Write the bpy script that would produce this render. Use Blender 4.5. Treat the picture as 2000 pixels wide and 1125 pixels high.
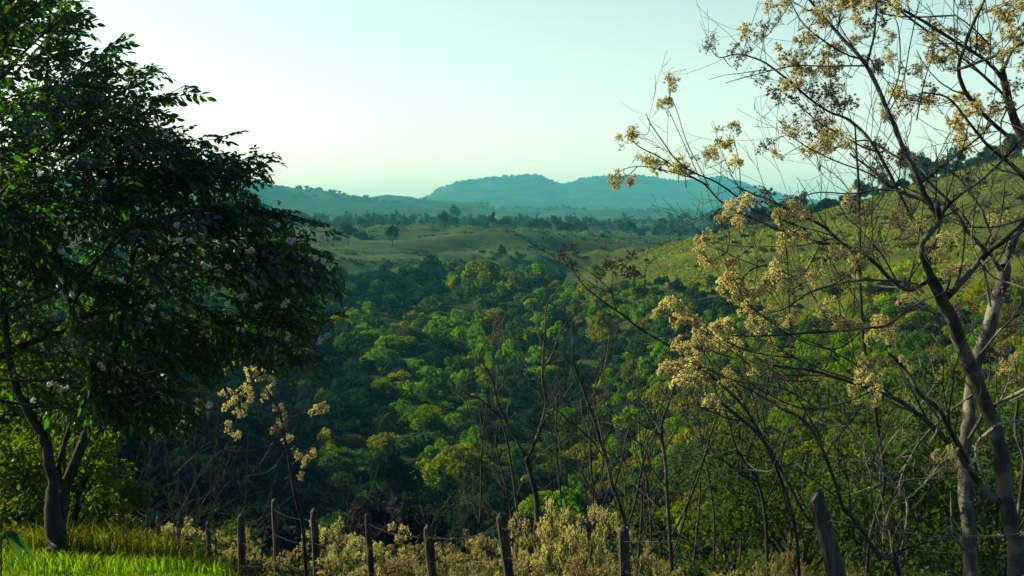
import bpy, math, random
import numpy as np
from mathutils import Vector, Matrix

# ------------------------------------------------------------------ clear
for o in list(bpy.data.objects):
    bpy.data.objects.remove(o, do_unlink=True)
scene = bpy.context.scene
COL = scene.collection
rad = math.radians

# ------------------------------------------------------------------ camera, sky, sun, exposure
EYE = 1.6            # metres above the lawn
FOC = 2144.0         # focal length in photo pixels (photo is 2000 wide)
HOR = 430.0          # photo row of the horizon
cd = bpy.data.cameras.new("camera")
cam = bpy.data.objects.new("camera", cd)
COL.objects.link(cam)
cam.location = (0, 0, EYE)
cam.rotation_euler = (rad(90), 0, 0)
cd.sensor_width = 36.0
cd.lens = 36.0 * FOC / 2000.0
cd.shift_y = -(562.5 - HOR) / 2000.0
cd.clip_start = 0.1
cd.clip_end = 30000
cd.dof.use_dof = True
cd.dof.focus_distance = 7.2
cd.dof.aperture_fstop = 7.0
scene.camera = cam

SUN_AZ, SUN_EL = -69.0, 24.0
world = bpy.data.worlds.new("World")
scene.world = world
world.use_nodes = True
nt = world.node_tree
nt.nodes.clear()
sky = nt.nodes.new("ShaderNodeTexSky")
sky.sky_type = 'NISHITA'
sky.sun_disc = False
sky.sun_elevation = rad(SUN_EL)
sky.sun_rotation = rad(SUN_AZ)
sky.altitude = 500
sky.air_density = 1.3
sky.dust_density = 1.6
sky.ozone_density = 2.0
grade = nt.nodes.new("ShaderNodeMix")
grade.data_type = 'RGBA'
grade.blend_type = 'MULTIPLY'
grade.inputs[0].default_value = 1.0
# sky tint: pale cyan low down; overhead darkened and blued to deepen shadows
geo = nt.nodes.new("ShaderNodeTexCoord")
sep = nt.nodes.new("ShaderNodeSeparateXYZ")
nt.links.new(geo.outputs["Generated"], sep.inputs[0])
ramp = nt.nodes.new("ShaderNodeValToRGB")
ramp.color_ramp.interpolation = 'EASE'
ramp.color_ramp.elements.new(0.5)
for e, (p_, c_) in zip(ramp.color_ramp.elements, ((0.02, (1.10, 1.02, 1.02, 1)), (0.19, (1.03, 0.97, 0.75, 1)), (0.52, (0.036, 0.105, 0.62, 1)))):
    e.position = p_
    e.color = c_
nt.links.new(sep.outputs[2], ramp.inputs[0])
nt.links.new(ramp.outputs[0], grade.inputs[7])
bg = nt.nodes.new("ShaderNodeBackground")
bg.inputs["Strength"].default_value = 0.124
wo = nt.nodes.new("ShaderNodeOutputWorld")
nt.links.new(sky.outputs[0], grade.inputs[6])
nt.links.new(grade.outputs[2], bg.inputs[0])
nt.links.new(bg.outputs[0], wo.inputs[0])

sd = bpy.data.lights.new("sun", 'SUN')
sd.energy = 5.0
sd.angle = rad(0.5)
sd.color = (1.0, 0.93, 0.50)
sun = bpy.data.objects.new("sun", sd)
COL.objects.link(sun)
sv = Vector((math.sin(rad(SUN_AZ)) * math.cos(rad(SUN_EL)), math.cos(rad(SUN_AZ)) * math.cos(rad(SUN_EL)), math.sin(rad(SUN_EL))))
sun.rotation_euler = (-sv).to_track_quat('-Z', 'Y').to_euler()

scene.view_settings.view_transform = 'Standard'
scene.view_settings.look = 'None'
scene.view_settings.exposure = 1.0
scene.view_settings.gamma = 1.0
scene.view_settings.use_curve_mapping = False
scene.render.engine = 'CYCLES'
cy = scene.cycles
cy.use_denoising = True
cy.max_bounces = 6
cy.diffuse_bounces = 3
cy.glossy_bounces = 1
cy.transmission_bounces = 4
cy.transparent_max_bounces = 4
cy.volume_bounces = 0
cy.caustics_reflective = False
cy.caustics_refractive = False
cy.sample_clamp_indirect = 4.0

HAZE_DENSITY = 0.000085
HAZE_COLOR = (0.16, 0.82, 1.0, 1)

# ------------------------------------------------------------------ helpers
def P(px, py, d):
    """world point that the photo shows at (px, py) when it stands d metres ahead"""
    return np.array([(px - 1000.0) / FOC * d, d, EYE + (HOR - py) / FOC * d])

def vnoise(x, y, seed=0):
    xi = np.floor(x).astype(np.int64); yi = np.floor(y).astype(np.int64)
    xf = x - xi; yf = y - yi
    u = xf * xf * (3 - 2 * xf); v = yf * yf * (3 - 2 * yf)
    def hsh(a, b):
        n = (a * 374761393 + b * 668265263 + seed * 1442695041) & 0xFFFFFFFF
        n = ((n ^ (n >> 13)) * 1274126177) & 0xFFFFFFFF
        n = n ^ (n >> 16)
        return (n & 0xFFFF) / 65535.0
    a = hsh(xi, yi); b = hsh(xi + 1, yi); c = hsh(xi, yi + 1); d = hsh(xi + 1, yi + 1)
    return (a * (1 - u) + b * u) * (1 - v) + (c * (1 - u) + d * u) * v - 0.5

def fbm(x, y, seed=0, octs=4, gain=0.5):
    s = 0; a = 1.0
    for k in range(octs):
        s = s + a * vnoise(x * 2 ** k + 17.3 * k, y * 2 ** k - 9.1 * k, seed + k)
        a *= gain
    return s

class MB:
    """collects geometry and links it as one mesh object"""
    def __init__(self):
        self.v = []; self.q = []; self.t = []; self.n = 0; self.qm = []; self.tm = []; self.qa = []; self.ta = []
    def add(self, verts, quads=None, tris=None, mat=0, tint=0.5):
        verts = np.asarray(verts, dtype=np.float64).reshape(-1, 3)
        for arr, store, ms, ats in ((quads, self.q, self.qm, self.qa), (tris, self.t, self.tm, self.ta)):
            if arr is not None and len(arr):
                a = np.asarray(arr, dtype=np.int64)
                store.append(a + self.n)
                ms.append(np.full(len(a), mat, dtype=np.int32))
                ats.append(np.broadcast_to(np.asarray(tint, dtype=np.float32), (len(a),)).copy())
        self.v.append(verts)
        self.n += len(verts)
    def mesh(self, name, mats, smooth=False):
        me = bpy.data.meshes.new(name)
        v = np.concatenate(self.v) if self.v else np.zeros((0, 3))
        q = np.concatenate(self.q) if self.q else np.zeros((0, 4), dtype=np.int64)
        t = np.concatenate(self.t) if self.t else np.zeros((0, 3), dtype=np.int64)
        me.vertices.add(len(v)); me.vertices.foreach_set("co", v.astype(np.float32).ravel())
        nl = len(q) * 4 + len(t) * 3
        me.loops.add(nl)
        me.loops.foreach_set("vertex_index", np.concatenate([q.ravel(), t.ravel()]).astype(np.int32))
        me.polygons.add(len(q) + len(t))
        starts = np.concatenate([np.arange(len(q)) * 4, len(q) * 4 + np.arange(len(t)) * 3]).astype(np.int32)
        me.polygons.foreach_set("loop_start", starts)
        mi = np.concatenate(self.qm + self.tm) if (self.qm or self.tm) else np.zeros(0, dtype=np.int32)
        for m in mats:
            me.materials.append(m)
        if len(mats) > 1:
            me.polygons.foreach_set("material_index", mi)
        me.update(calc_edges=True)
        at = me.attributes.new("tint", 'FLOAT', 'FACE')
        at.data.foreach_set("value", np.concatenate(self.qa + self.ta).astype(np.float32))
        me.polygons.foreach_set("use_smooth", np.full(len(q) + len(t), smooth))
        return me
    def build(self, name, mats, parent=None, smooth=False, loc=None):
        if not isinstance(mats, (list, tuple)):
            mats = [mats]
        return link(name, self.mesh(name, mats, smooth), parent, loc)

def link(name, data, parent=None, loc=None):
    o = bpy.data.objects.new(name, data)
    COL.objects.link(o)
    if parent is not None:
        o.parent = parent
    if loc is not None:
        o.location = loc
    return o

def tag(o, label=None, cat=None, group=None, kind=None):
    if label: o["label"] = label
    if cat: o["category"] = cat
    if group: o["group"] = group
    if kind: o["kind"] = kind
    return o

def thing(name, loc, label, cat, group=None):
    o = link(name, None, None, tuple(loc))
    return tag(o, label, cat, group)

def smooth_line(pts, sub=4):
    """Catmull-Rom through rows of numbers"""
    p = np.asarray(pts, dtype=np.float64)
    if len(p) < 3:
        t = np.linspace(0, 1, sub + 1)[:, None]
        return p[0] * (1 - t) + p[-1] * t
    e = np.vstack([2 * p[0] - p[1], p, 2 * p[-1] - p[-2]])
    out = []
    for i in range(1, len(e) - 2):
        for k in range(sub):
            t = k / sub
            a, b, c, d = e[i - 1], e[i], e[i + 1], e[i + 2]
            out.append(0.5 * (2 * b + (c - a) * t + (2 * a - 5 * b + 4 * c - d) * t * t + (3 * b - a - 3 * c + d) * t ** 3))
    out.append(p[-1])
    return np.array(out)

def tube(mb, pts, radii, sides=6, mat=0, tint=0.5, cap=True, rough=0.0, rng=None):
    p = np.asarray(pts, dtype=np.float64); n = len(p)
    r = np.broadcast_to(np.asarray(radii, dtype=np.float64), (n,))
    tg = np.gradient(p, axis=0)
    tg /= np.linalg.norm(tg, axis=1)[:, None] + 1e-12
    up = np.array([0.31, 0.2, 0.93]) if abs(tg[0, 2]) < 0.9 else np.array([0.9, 0.3, 0.1])
    u = np.cross(tg, up); u /= np.linalg.norm(u, axis=1)[:, None] + 1e-9
    for i in range(1, n):
        if np.dot(u[i], u[i - 1]) < 0: u[i] = -u[i]
    w = np.cross(tg, u)
    ang = np.arange(sides) * 2 * np.pi / sides
    rr = r[:, None] * np.ones((1, sides))
    if rough and rng is not None:
        rr = rr * (1 + rough * rng.uniform(-1, 1, (n, sides)))
    v = p[:, None, :] + rr[:, :, None] * (np.cos(ang)[None, :, None] * u[:, None, :] + np.sin(ang)[None, :, None] * w[:, None, :])
    i = np.arange(n - 1)[:, None] * sides; k = np.arange(sides)[None, :]; k2 = (k + 1) % sides
    q = np.stack([i + k, i + k2, i + sides + k2, i + sides + k], axis=-1).reshape(-1, 4)
    tris = None
    vv = v.reshape(-1, 3)
    if cap:
        vv = np.vstack([vv, p[-1:] + tg[-1:] * r[-1]])
        e = (n - 1) * sides
        tris = np.array([[e + a, e + (a + 1) % sides, n * sides] for a in range(sides)])
    mb.add(vv, q, tris, mat, tint)

def unit(v):
    return v / (np.linalg.norm(v, axis=-1, keepdims=True) + 1e-12)

def leaf_quads(mb, pos, nrm, size, rng, aspect=0.6, mat=0, tint=0.5):
    """one irregular four-cornered leaf clump per row of pos, facing nrm"""
    n = len(pos)
    a = unit(np.cross(nrm, unit(rng.normal(size=(n, 3)))))
    b = np.cross(nrm, a)
    s = np.broadcast_to(np.asarray(size, dtype=float), (n,))[:, None]
    c = [pos + a * s * rng.uniform(0.7, 1.2, (n, 1)),
         pos + b * s * aspect * rng.uniform(0.5, 1.2, (n, 1)) + nrm * s * 0.12,
         pos - a * s * rng.uniform(0.7, 1.2, (n, 1)),
         pos - b * s * aspect * rng.uniform(0.5, 1.2, (n, 1)) + nrm * s * 0.12]
    v = np.stack(c, axis=1).reshape(-1, 3)
    mb.add(v, np.arange(n * 4).reshape(n, 4), None, mat, tint)

# ------------------------------------------------------------------ materials
def new_mat(name):
    m = bpy.data.materials.new(name); m.use_nodes = True
    m.node_tree.nodes.clear()
    return m, m.node_tree.nodes, m.node_tree.links

def leaf_mat(name, col, trans, var=0.35, hue=0.03, gloss=0.0, mix=0.4):
    """thin leaf: diffuse + translucent, varied per leaf and per plant"""
    m, N, L = new_mat(name)
    at = N.new("ShaderNodeAttribute"); at.attribute_name = "tint"
    oi = N.new("ShaderNodeObjectInfo")
    add = N.new("ShaderNodeMath"); add.operation = 'ADD'
    L.new(at.outputs["Fac"], add.inputs[0])
    sc = N.new("ShaderNodeMath"); sc.operation = 'MULTIPLY_ADD'
    L.new(oi.outputs["Random"], sc.inputs[0]); sc.inputs[1].default_value = 0.9; sc.inputs[2].default_value = -0.45
    L.new(sc.outputs[0], add.inputs[1])
    mr = N.new("ShaderNodeMapRange")
    L.new(add.outputs[0], mr.inputs[0])
    mr.inputs[1].default_value = -0.3; mr.inputs[2].default_value = 1.3
    mr.inputs[3].default_value = 1 - var; mr.inputs[4].default_value = 1 + var
    mh = N.new("ShaderNodeMath"); mh.operation = 'MULTIPLY_ADD'
    L.new(oi.outputs["Random"], mh.inputs[0]); mh.inputs[1].default_value = hue * 2; mh.inputs[2].default_value = 0.5 - hue
    outs = []
    for c in (col, trans):
        h = N.new("ShaderNodeHueSaturation")
        h.inputs["Color"].default_value = (*c, 1)
        L.new(mh.outputs[0], h.inputs["Hue"]); L.new(mr.outputs[0], h.inputs["Value"])
        outs.append(h)
    df = N.new("ShaderNodeBsdfDiffuse"); tr = N.new("ShaderNodeBsdfTranslucent")
    L.new(outs[0].outputs[0], df.inputs[0]); L.new(outs[1].outputs[0], tr.inputs[0])
    mx = N.new("ShaderNodeMixShader"); mx.inputs[0].default_value = mix
    L.new(df.outputs[0], mx.inputs[1]); L.new(tr.outputs[0], mx.inputs[2])
    last = mx
    if gloss:
        gl = N.new("ShaderNodeBsdfGlossy"); gl.inputs["Roughness"].default_value = 0.42
        gl.inputs["Color"].default_value = (1, 1, 1, 1)
        m2 = N.new("ShaderNodeMixShader"); m2.inputs[0].default_value = gloss
        L.new(mx.outputs[0], m2.inputs[1]); L.new(gl.outputs[0], m2.inputs[2])
        last = m2
    out = N.new("ShaderNodeOutputMaterial"); L.new(last.outputs[0], out.inputs[0])
    return m

def bark_mat(name, c1, c2, scale=14.0, stretch=0.25, bump=0.5, patch=None):
    m, N, L = new_mat(name)
    tc = N.new("ShaderNodeTexCoord"); mp = N.new("ShaderNodeMapping")
    mp.inputs["Scale"].default_value = (scale, scale, scale * stretch)
    L.new(tc.outputs["Object"], mp.inputs[0])
    n1 = N.new("ShaderNodeTexNoise"); n1.inputs["Scale"].default_value = 1.0; n1.inputs["Detail"].default_value = 5
    n1.inputs["Roughness"].default_value = 0.65
    L.new(mp.outputs[0], n1.inputs[0])
    cr = N.new("ShaderNodeValToRGB")
    cr.color_ramp.elements[0].position = 0.36; cr.color_ramp.elements[0].color = (*c1, 1)
    cr.color_ramp.elements[1].position = 0.66; cr.color_ramp.elements[1].color = (*c2, 1)
    L.new(n1.outputs[0], cr.inputs[0])
    colout = cr.outputs[0]
    if patch:
        n2 = N.new("ShaderNodeTexNoise"); n2.inputs["Scale"].default_value = 5.0; n2.inputs["Detail"].default_value = 3
        L.new(tc.outputs["Object"], n2.inputs[0])
        r2 = N.new("ShaderNodeValToRGB"); r2.color_ramp.elements[0].position = 0.52; r2.color_ramp.elements[1].position = 0.60
        L.new(n2.outputs[0], r2.inputs[0])
        mx = N.new("ShaderNodeMix"); mx.data_type = 'RGBA'
        L.new(r2.outputs[0], mx.inputs[0]); L.new(colout, mx.inputs[6]); mx.inputs[7].default_value = (*patch, 1)
        colout = mx.outputs[2]
    bs = N.new("ShaderNodeBsdfPrincipled")
    L.new(colout, bs.inputs["Base Color"]); bs.inputs["Roughness"].default_value = 0.85
    bs.inputs["Specular IOR Level"].default_value = 0.2
    bp = N.new("ShaderNodeBump"); bp.inputs["Strength"].default_value = bump; bp.inputs["Distance"].default_value = 0.01
    L.new(n1.outputs[0], bp.inputs["Height"]); L.new(bp.outputs[0], bs.inputs["Normal"])
    out = N.new("ShaderNodeOutputMaterial"); L.new(bs.outputs[0], out.inputs[0])
    return m

def plain_mat(name, col, rough=0.8, spec=0.2, trans=None, mix=0.4):
    if trans:
        return leaf_mat(name, col, trans, var=0.3, hue=0.0, mix=mix)
    m, N, L = new_mat(name)
    bs = N.new("ShaderNodeBsdfPrincipled"); bs.inputs["Roughness"].default_value = rough
    bs.inputs["Specular IOR Level"].default_value = spec
    nz = N.new("ShaderNodeTexNoise"); nz.inputs["Scale"].default_value = 30; nz.inputs["Detail"].default_value = 3
    tc = N.new("ShaderNodeTexCoord"); L.new(tc.outputs["Object"], nz.inputs[0])
    cr = N.new("ShaderNodeValToRGB")
    cr.color_ramp.elements[0].color = (*[c * 0.7 for c in col], 1); cr.color_ramp.elements[1].color = (*[min(1, c * 1.3) for c in col], 1)
    cr.color_ramp.elements[0].position = 0.3; cr.color_ramp.elements[1].position = 0.7
    L.new(nz.outputs[0], cr.inputs[0]); L.new(cr.outputs[0], bs.inputs["Base Color"])
    out = N.new("ShaderNodeOutputMaterial"); L.new(bs.outputs[0], out.inputs[0])
    return m

M = {}
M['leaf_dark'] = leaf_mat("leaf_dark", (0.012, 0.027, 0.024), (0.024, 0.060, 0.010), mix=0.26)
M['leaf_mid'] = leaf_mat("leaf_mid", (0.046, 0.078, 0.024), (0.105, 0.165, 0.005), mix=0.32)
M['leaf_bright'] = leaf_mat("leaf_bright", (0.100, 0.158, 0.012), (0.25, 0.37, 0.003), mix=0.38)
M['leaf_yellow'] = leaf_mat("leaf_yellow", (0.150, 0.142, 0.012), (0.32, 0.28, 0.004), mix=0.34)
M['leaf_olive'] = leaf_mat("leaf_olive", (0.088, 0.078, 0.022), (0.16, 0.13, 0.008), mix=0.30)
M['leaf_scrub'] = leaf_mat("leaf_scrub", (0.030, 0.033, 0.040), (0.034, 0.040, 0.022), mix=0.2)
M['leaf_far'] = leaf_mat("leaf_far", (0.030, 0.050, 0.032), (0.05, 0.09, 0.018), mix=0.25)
M['bark'] = bark_mat("bark_grey", (0.013, 0.013, 0.014), (0.052, 0.049, 0.042), patch=(0.085, 0.082, 0.064))
M['bark_mid'] = bark_mat("bark_mid", (0.026, 0.026, 0.024), (0.11, 0.105, 0.085), patch=(0.19, 0.18, 0.14))
M['bark_dark'] = bark_mat("bark_dark", (0.010, 0.010, 0.010), (0.040, 0.036, 0.030))
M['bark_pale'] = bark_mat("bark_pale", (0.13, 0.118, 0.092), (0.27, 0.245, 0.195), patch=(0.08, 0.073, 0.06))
# ------------------------------------------------------------------ terrain heights
# Sections of the land along lines of sight from the lawn: for each photo column, the ground's height at each distance.
# Near rows are heights in metres; far rows are given as photo rows.
RK = np.array([1, 3, 6, 8.5, 10, 13, 17, 25, 40, 60, 100, 160, 220, 300, 380, 450, 600, 800, 1000, 1300, 1800, 2500, 4600, 6400, 8000, 11500], float)
NEAR = {  # heights at the first ten distances
    -600: [0, -.2, -.5, -.9, -1.1, -1.6, -2.4, -3.8, -6.0, -8.0],
    150:  [0, -.28, -.66, -1.04, -1.28, -2.2, -3.7, -6.0, -10.0, -14.0],
    420:  [0, -.29, -.72, -1.13, -1.50, -2.6, -4.2, -6.4, -11.0, -16.5],
    600:  [0, -.35, -1.25, -1.9, -2.35, -3.2, -4.25, -6.6, -11.5, -18],
    1000: [0, -.35, -1.35, -2.0, -2.4, -3.2, -4.25, -6.5, -11.5, -18],
    1300: [0, -.35, -1.35, -2.0, -2.4, -3.1, -4.15, -6.2, -10.5, -16],
    1600: [0, -.35, -1.3, -1.95, -2.3, -3.0, -3.9, -5.8, -9.5, -13],
    2000: [0, -.3, -1.2, -1.8, -2.1, -2.8, -3.6, -5.2, -8.0, -10.5],
    2700: [0, -.3, -1.0, -1.5, -1.7, -2.2, -2.8, -3.8, -5.0, -6.0],
}
FARPY = {  # photo rows at the remaining sixteen distances (100 ... 8000 m)
    -600: [600, 450, 395, 430, 520, 555, 500, 450, 440, 435, 430, 366, 355, 380, 392, 400],  # outside the view; unseen spur shaped to cast shade on the left slope
    150:  [900, 800, 720, 660, 620, 590, 530, 480, 452, 440, 432, 395, 356, 380, 392, 402],
    420:  [1020, 900, 800, 700, 630, 590, 545, 492, 458, 448, 440, 405, 362, 380, 388, 402],
    600:  [1120, 990, 870, 745, 660, 610, 546, 486, 447, 452, 436, 418, 384, 381, 385, 402],
    700:  [1140, 1005, 885, 760, 668, 614, 548, 490, 446, 454, 437, 420, 392, 392, 388, 402],
    760:  [1145, 1010, 890, 765, 672, 616, 544, 488, 444, 454, 437, 420, 393, 396, 398, 405],
    830:  [1150, 1012, 892, 768, 674, 617, 543, 485, 444, 454, 438, 422, 402, 398, 386, 405],
    860:  [1150, 1013, 893, 769, 674, 617, 542, 484, 445, 454, 438, 423, 405, 399, 368, 403],
    900:  [1150, 1014, 894, 770, 675, 618, 540, 483, 445, 454, 438, 424, 409, 400, 356, 400],
    970:  [1150, 1014, 894, 769, 674, 616, 540, 483, 447, 455, 439, 426, 412, 400, 348, 400],
    1040: [1150, 1014, 894, 768, 672, 612, 540, 484, 449, 455, 440, 428, 416, 400, 343, 400],
    1100: [1148, 1010, 886, 758, 662, 602, 542, 490, 456, 456, 442, 430, 420, 405, 360, 400],
    1160: [1135, 995, 862, 728, 634, 570, 530, 495, 462, 458, 444, 432, 422, 404, 346, 400],
    1250: [1110, 960, 820, 690, 600, 545, 492, 499, 471, 460, 446, 434, 424, 404, 343, 400],
    1400: [1050, 890, 760, 640, 560, 505, 452, 480, 478, 462, 448, 436, 424, 400, 342, 400],
    1330: [1080, 925, 790, 664, 578, 523, 470, 490, 474, 461, 447, 435, 424, 402, 352, 400],
    1500: [1000, 810, 690, 590, 520, 475, 437, 460, 475, 462, 448, 436, 424, 405, 372, 400],
    1600: [930, 740, 640, 550, 490, 455, 417, 440, 465, 462, 448, 436, 424, 410, 394, 410],
    1800: [820, 660, 560, 480, 425, 395, 358, 385, 430, 460, 448, 436, 424, 415, 410, 410],
    2000: [740, 600, 510, 430, 375, 345, 306, 330, 370, 420, 448, 436, 424, 415, 410, 410],
    2700: [560, 440, 350, 280, 240, 220, 200, 230, 300, 380, 430, 430, 424, 415, 410, 410],
}
def pchip(x, y, xq):
    x = np.asarray(x, float); y = np.asarray(y, float)
    h = np.diff(x); d = np.diff(y, axis=0) / h.reshape(-1, *([1] * (y.ndim - 1)))
    m = np.zeros_like(y)
    for i in range(1, len(x) - 1):
        a, b = d[i - 1], d[i]
        w1 = 2 * h[i] + h[i - 1]; w2 = h[i] + 2 * h[i - 1]
        ok = a * b > 0
        m[i] = np.where(ok, (w1 + w2) / (w1 / np.where(ok, a, 1) + w2 / np.where(ok, b, 1)), 0)
    m[0] = d[0]; m[-1] = d[-1]
    xq = np.clip(xq, x[0], x[-1])
    k = np.clip(np.searchsorted(x, xq, side='right') - 1, 0, len(x) - 2)
    t = (xq - x[k]) / h[k]
    sh = (-1,) + (1,) * (y.ndim - 1)
    t = t.reshape(sh); hk = h[k].reshape(sh)
    return (y[k] * (2 * t ** 3 - 3 * t ** 2 + 1) + m[k] * hk * (t ** 3 - 2 * t ** 2 + t) + y[k + 1] * (-2 * t ** 3 + 3 * t ** 2) + m[k + 1] * hk * (t ** 3 - t ** 2))

def col_az(px): return math.degrees(math.atan((px - 1000.0) / FOC))
cols = sorted(FARPY)
nearcols = sorted(NEAR)
near_tab = np.array([NEAR[c] for c in nearcols])
naz = np.array([col_az(c) for c in nearcols])
tab = []
for c in cols:
    a = col_az(c)
    zn = pchip(naz, near_tab, np.array([a]))[0]
    zf = [EYE + (HOR - py) / FOC * r * math.cos(rad(a)) for py, r in zip(FARPY[c], RK[10:])]
    tab.append(np.concatenate([zn, zf]))
tab = np.array(tab)
caz = np.array([col_az(c) for c in cols])
LR0, LR1, NR, NA = math.log(1.0), math.log(11500.0), 540, 420
lr_fine = np.linspace(LR0, LR1, NR)
az_fine = np.linspace(caz[0], caz[-1], NA)
T1 = pchip(np.log(RK), tab.T, lr_fine)            # (NR, cols)
HT = pchip(caz, T1.T, az_fine)                    # (NA, NR)

def land(x, y):
    """smooth ground height"""
    x = np.asarray(x, float); y = np.asarray(y, float)
    r = np.maximum(np.hypot(x, y), 1.0)
    az = np.degrees(np.arctan2(x, y))
    back = np.clip((np.abs(az) - 60) / 60, 0, 1)
    a = (np.clip(az, caz[0], caz[-1]) - caz[0]) / (caz[-1] - caz[0]) * (NA - 1)
    b = np.clip((np.log(r) - LR0) / (LR1 - LR0), 0, 1) * (NR - 1)
    i = np.clip(a.astype(int), 0, NA - 2); j = np.clip(b.astype(int), 0, NR - 2)
    fa = a - i; fb = b - j
    h = (HT[i, j] * (1 - fa) + HT[i + 1, j] * fa) * (1 - fb) + (HT[i, j + 1] * (1 - fa) + HT[i + 1, j + 1] * fa) * fb
    return h * (1 - back)

def covers(x, y):
    """how much of the ground is pasture hill / right-hand meadow / lawn / far woodland (0..1 each)"""
    r = np.hypot(x, y); px = 1000 + FOC * x / np.maximum(y, 0.1)
    pasture = np.clip((r - 585) / 50, 0, 1) * np.clip((1320 - r) / 120, 0, 1) * np.clip((1350 - px) / 100, 0, 1) * np.clip((px - 300) / 100, 0, 1)
    edge = np.interp(px, [1080, 1150, 1250, 1400, 1500, 1600, 1800, 2000, 2700], [540, 470, 410, 350, 255, 220, 170, 160, 130])
    meadow = np.clip((r - edge) / 25, 0, 1) * np.clip((px - 1090) / 60, 0, 1) * np.clip((900 - r) / 80, 0, 1) * (y > 0)
    lawnw = np.clip((9.3 - r) / 0.5, 0, 1) * np.clip((-0.9 - x) / 0.8, 0, 1)
    far = np.clip((r - 1300) / 150, 0, 1)
    return pasture, meadow, lawnw, far

def ground(x, y):
    """ground height with gullies and unevenness"""
    x = np.asarray(x, float); y = np.asarray(y, float)
    r = np.hypot(x, y)
    h = land(x, y)
    pas, mea, lw, far = covers(x, y)
    n = 0.10 * fbm(x / 1.7, y / 1.7, 3, 3) * np.clip((r - 9) / 6, 0, 1) + 0.02 * fbm(x / 0.5, y / 0.5, 5, 2)
    n = n + np.clip((r - 40) / 100, 0, 1) * 1.6 * fbm(x / 28, y / 28, 11, 3)
    # gullies running down the pasture hill
    u = (x * 0.94 + y * 0.34); v = (-x * 0.34 + y * 0.94)
    w = fbm(u / 150, v / 150, 21, 2) * 60
    g = 1 - np.abs(vnoise((u + w) / 120, (v + w) / 30, 31)) * 4
    n = n + pas * (6.0 * np.clip(g, -0.6, 1) - 3 + 8 * fbm(u / 320, v / 50, 33, 4))
    n = n + mea * 2.2 * fbm(x / 45, y / 45, 41, 3)
    rid = np.abs(fbm(x / 1250, y / 1250, 51, 4)) * 2
    n = n + far * np.clip((r - 1700) / 2000, 0, 1) * (-115 * rid + 30) * (1 - 0.8 * np.clip((r - 7100) / 700, 0, 1)) + far * 6 * fbm(x / 120, y / 120, 61, 3)
    return h + n

# ------------------------------------------------------------------ terrain mesh
az_list = np.concatenate([np.linspace(-180, -34, 50)[:-1], np.linspace(-34, 34, 430), np.linspace(34, 180, 50)[1:-1]])
r_list = np.concatenate([[0.02, 0.4], np.exp(np.linspace(math.log(0.9), math.log(60), 150)), np.exp(np.linspace(math.log(60), math.log(11500), 440))[1:]])
A, R = np.meshgrid(np.radians(az_list), r_list, indexing='ij')
GX, GY = R * np.sin(A), R * np.cos(A)
GZ = ground(GX, GY)
na, nr = GX.shape
ii, jj = np.meshgrid(np.arange(na), np.arange(nr - 1), indexing='ij')
i2 = (ii + 1) % na
quads = np.stack([ii * nr + jj, ii * nr + jj + 1, i2 * nr + jj + 1, i2 * nr + jj], axis=-1).reshape(-1, 4)
mb = MB(); mb.add(np.stack([GX, GY, GZ], -1).reshape(-1, 3), quads[:, ::-1])

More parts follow.
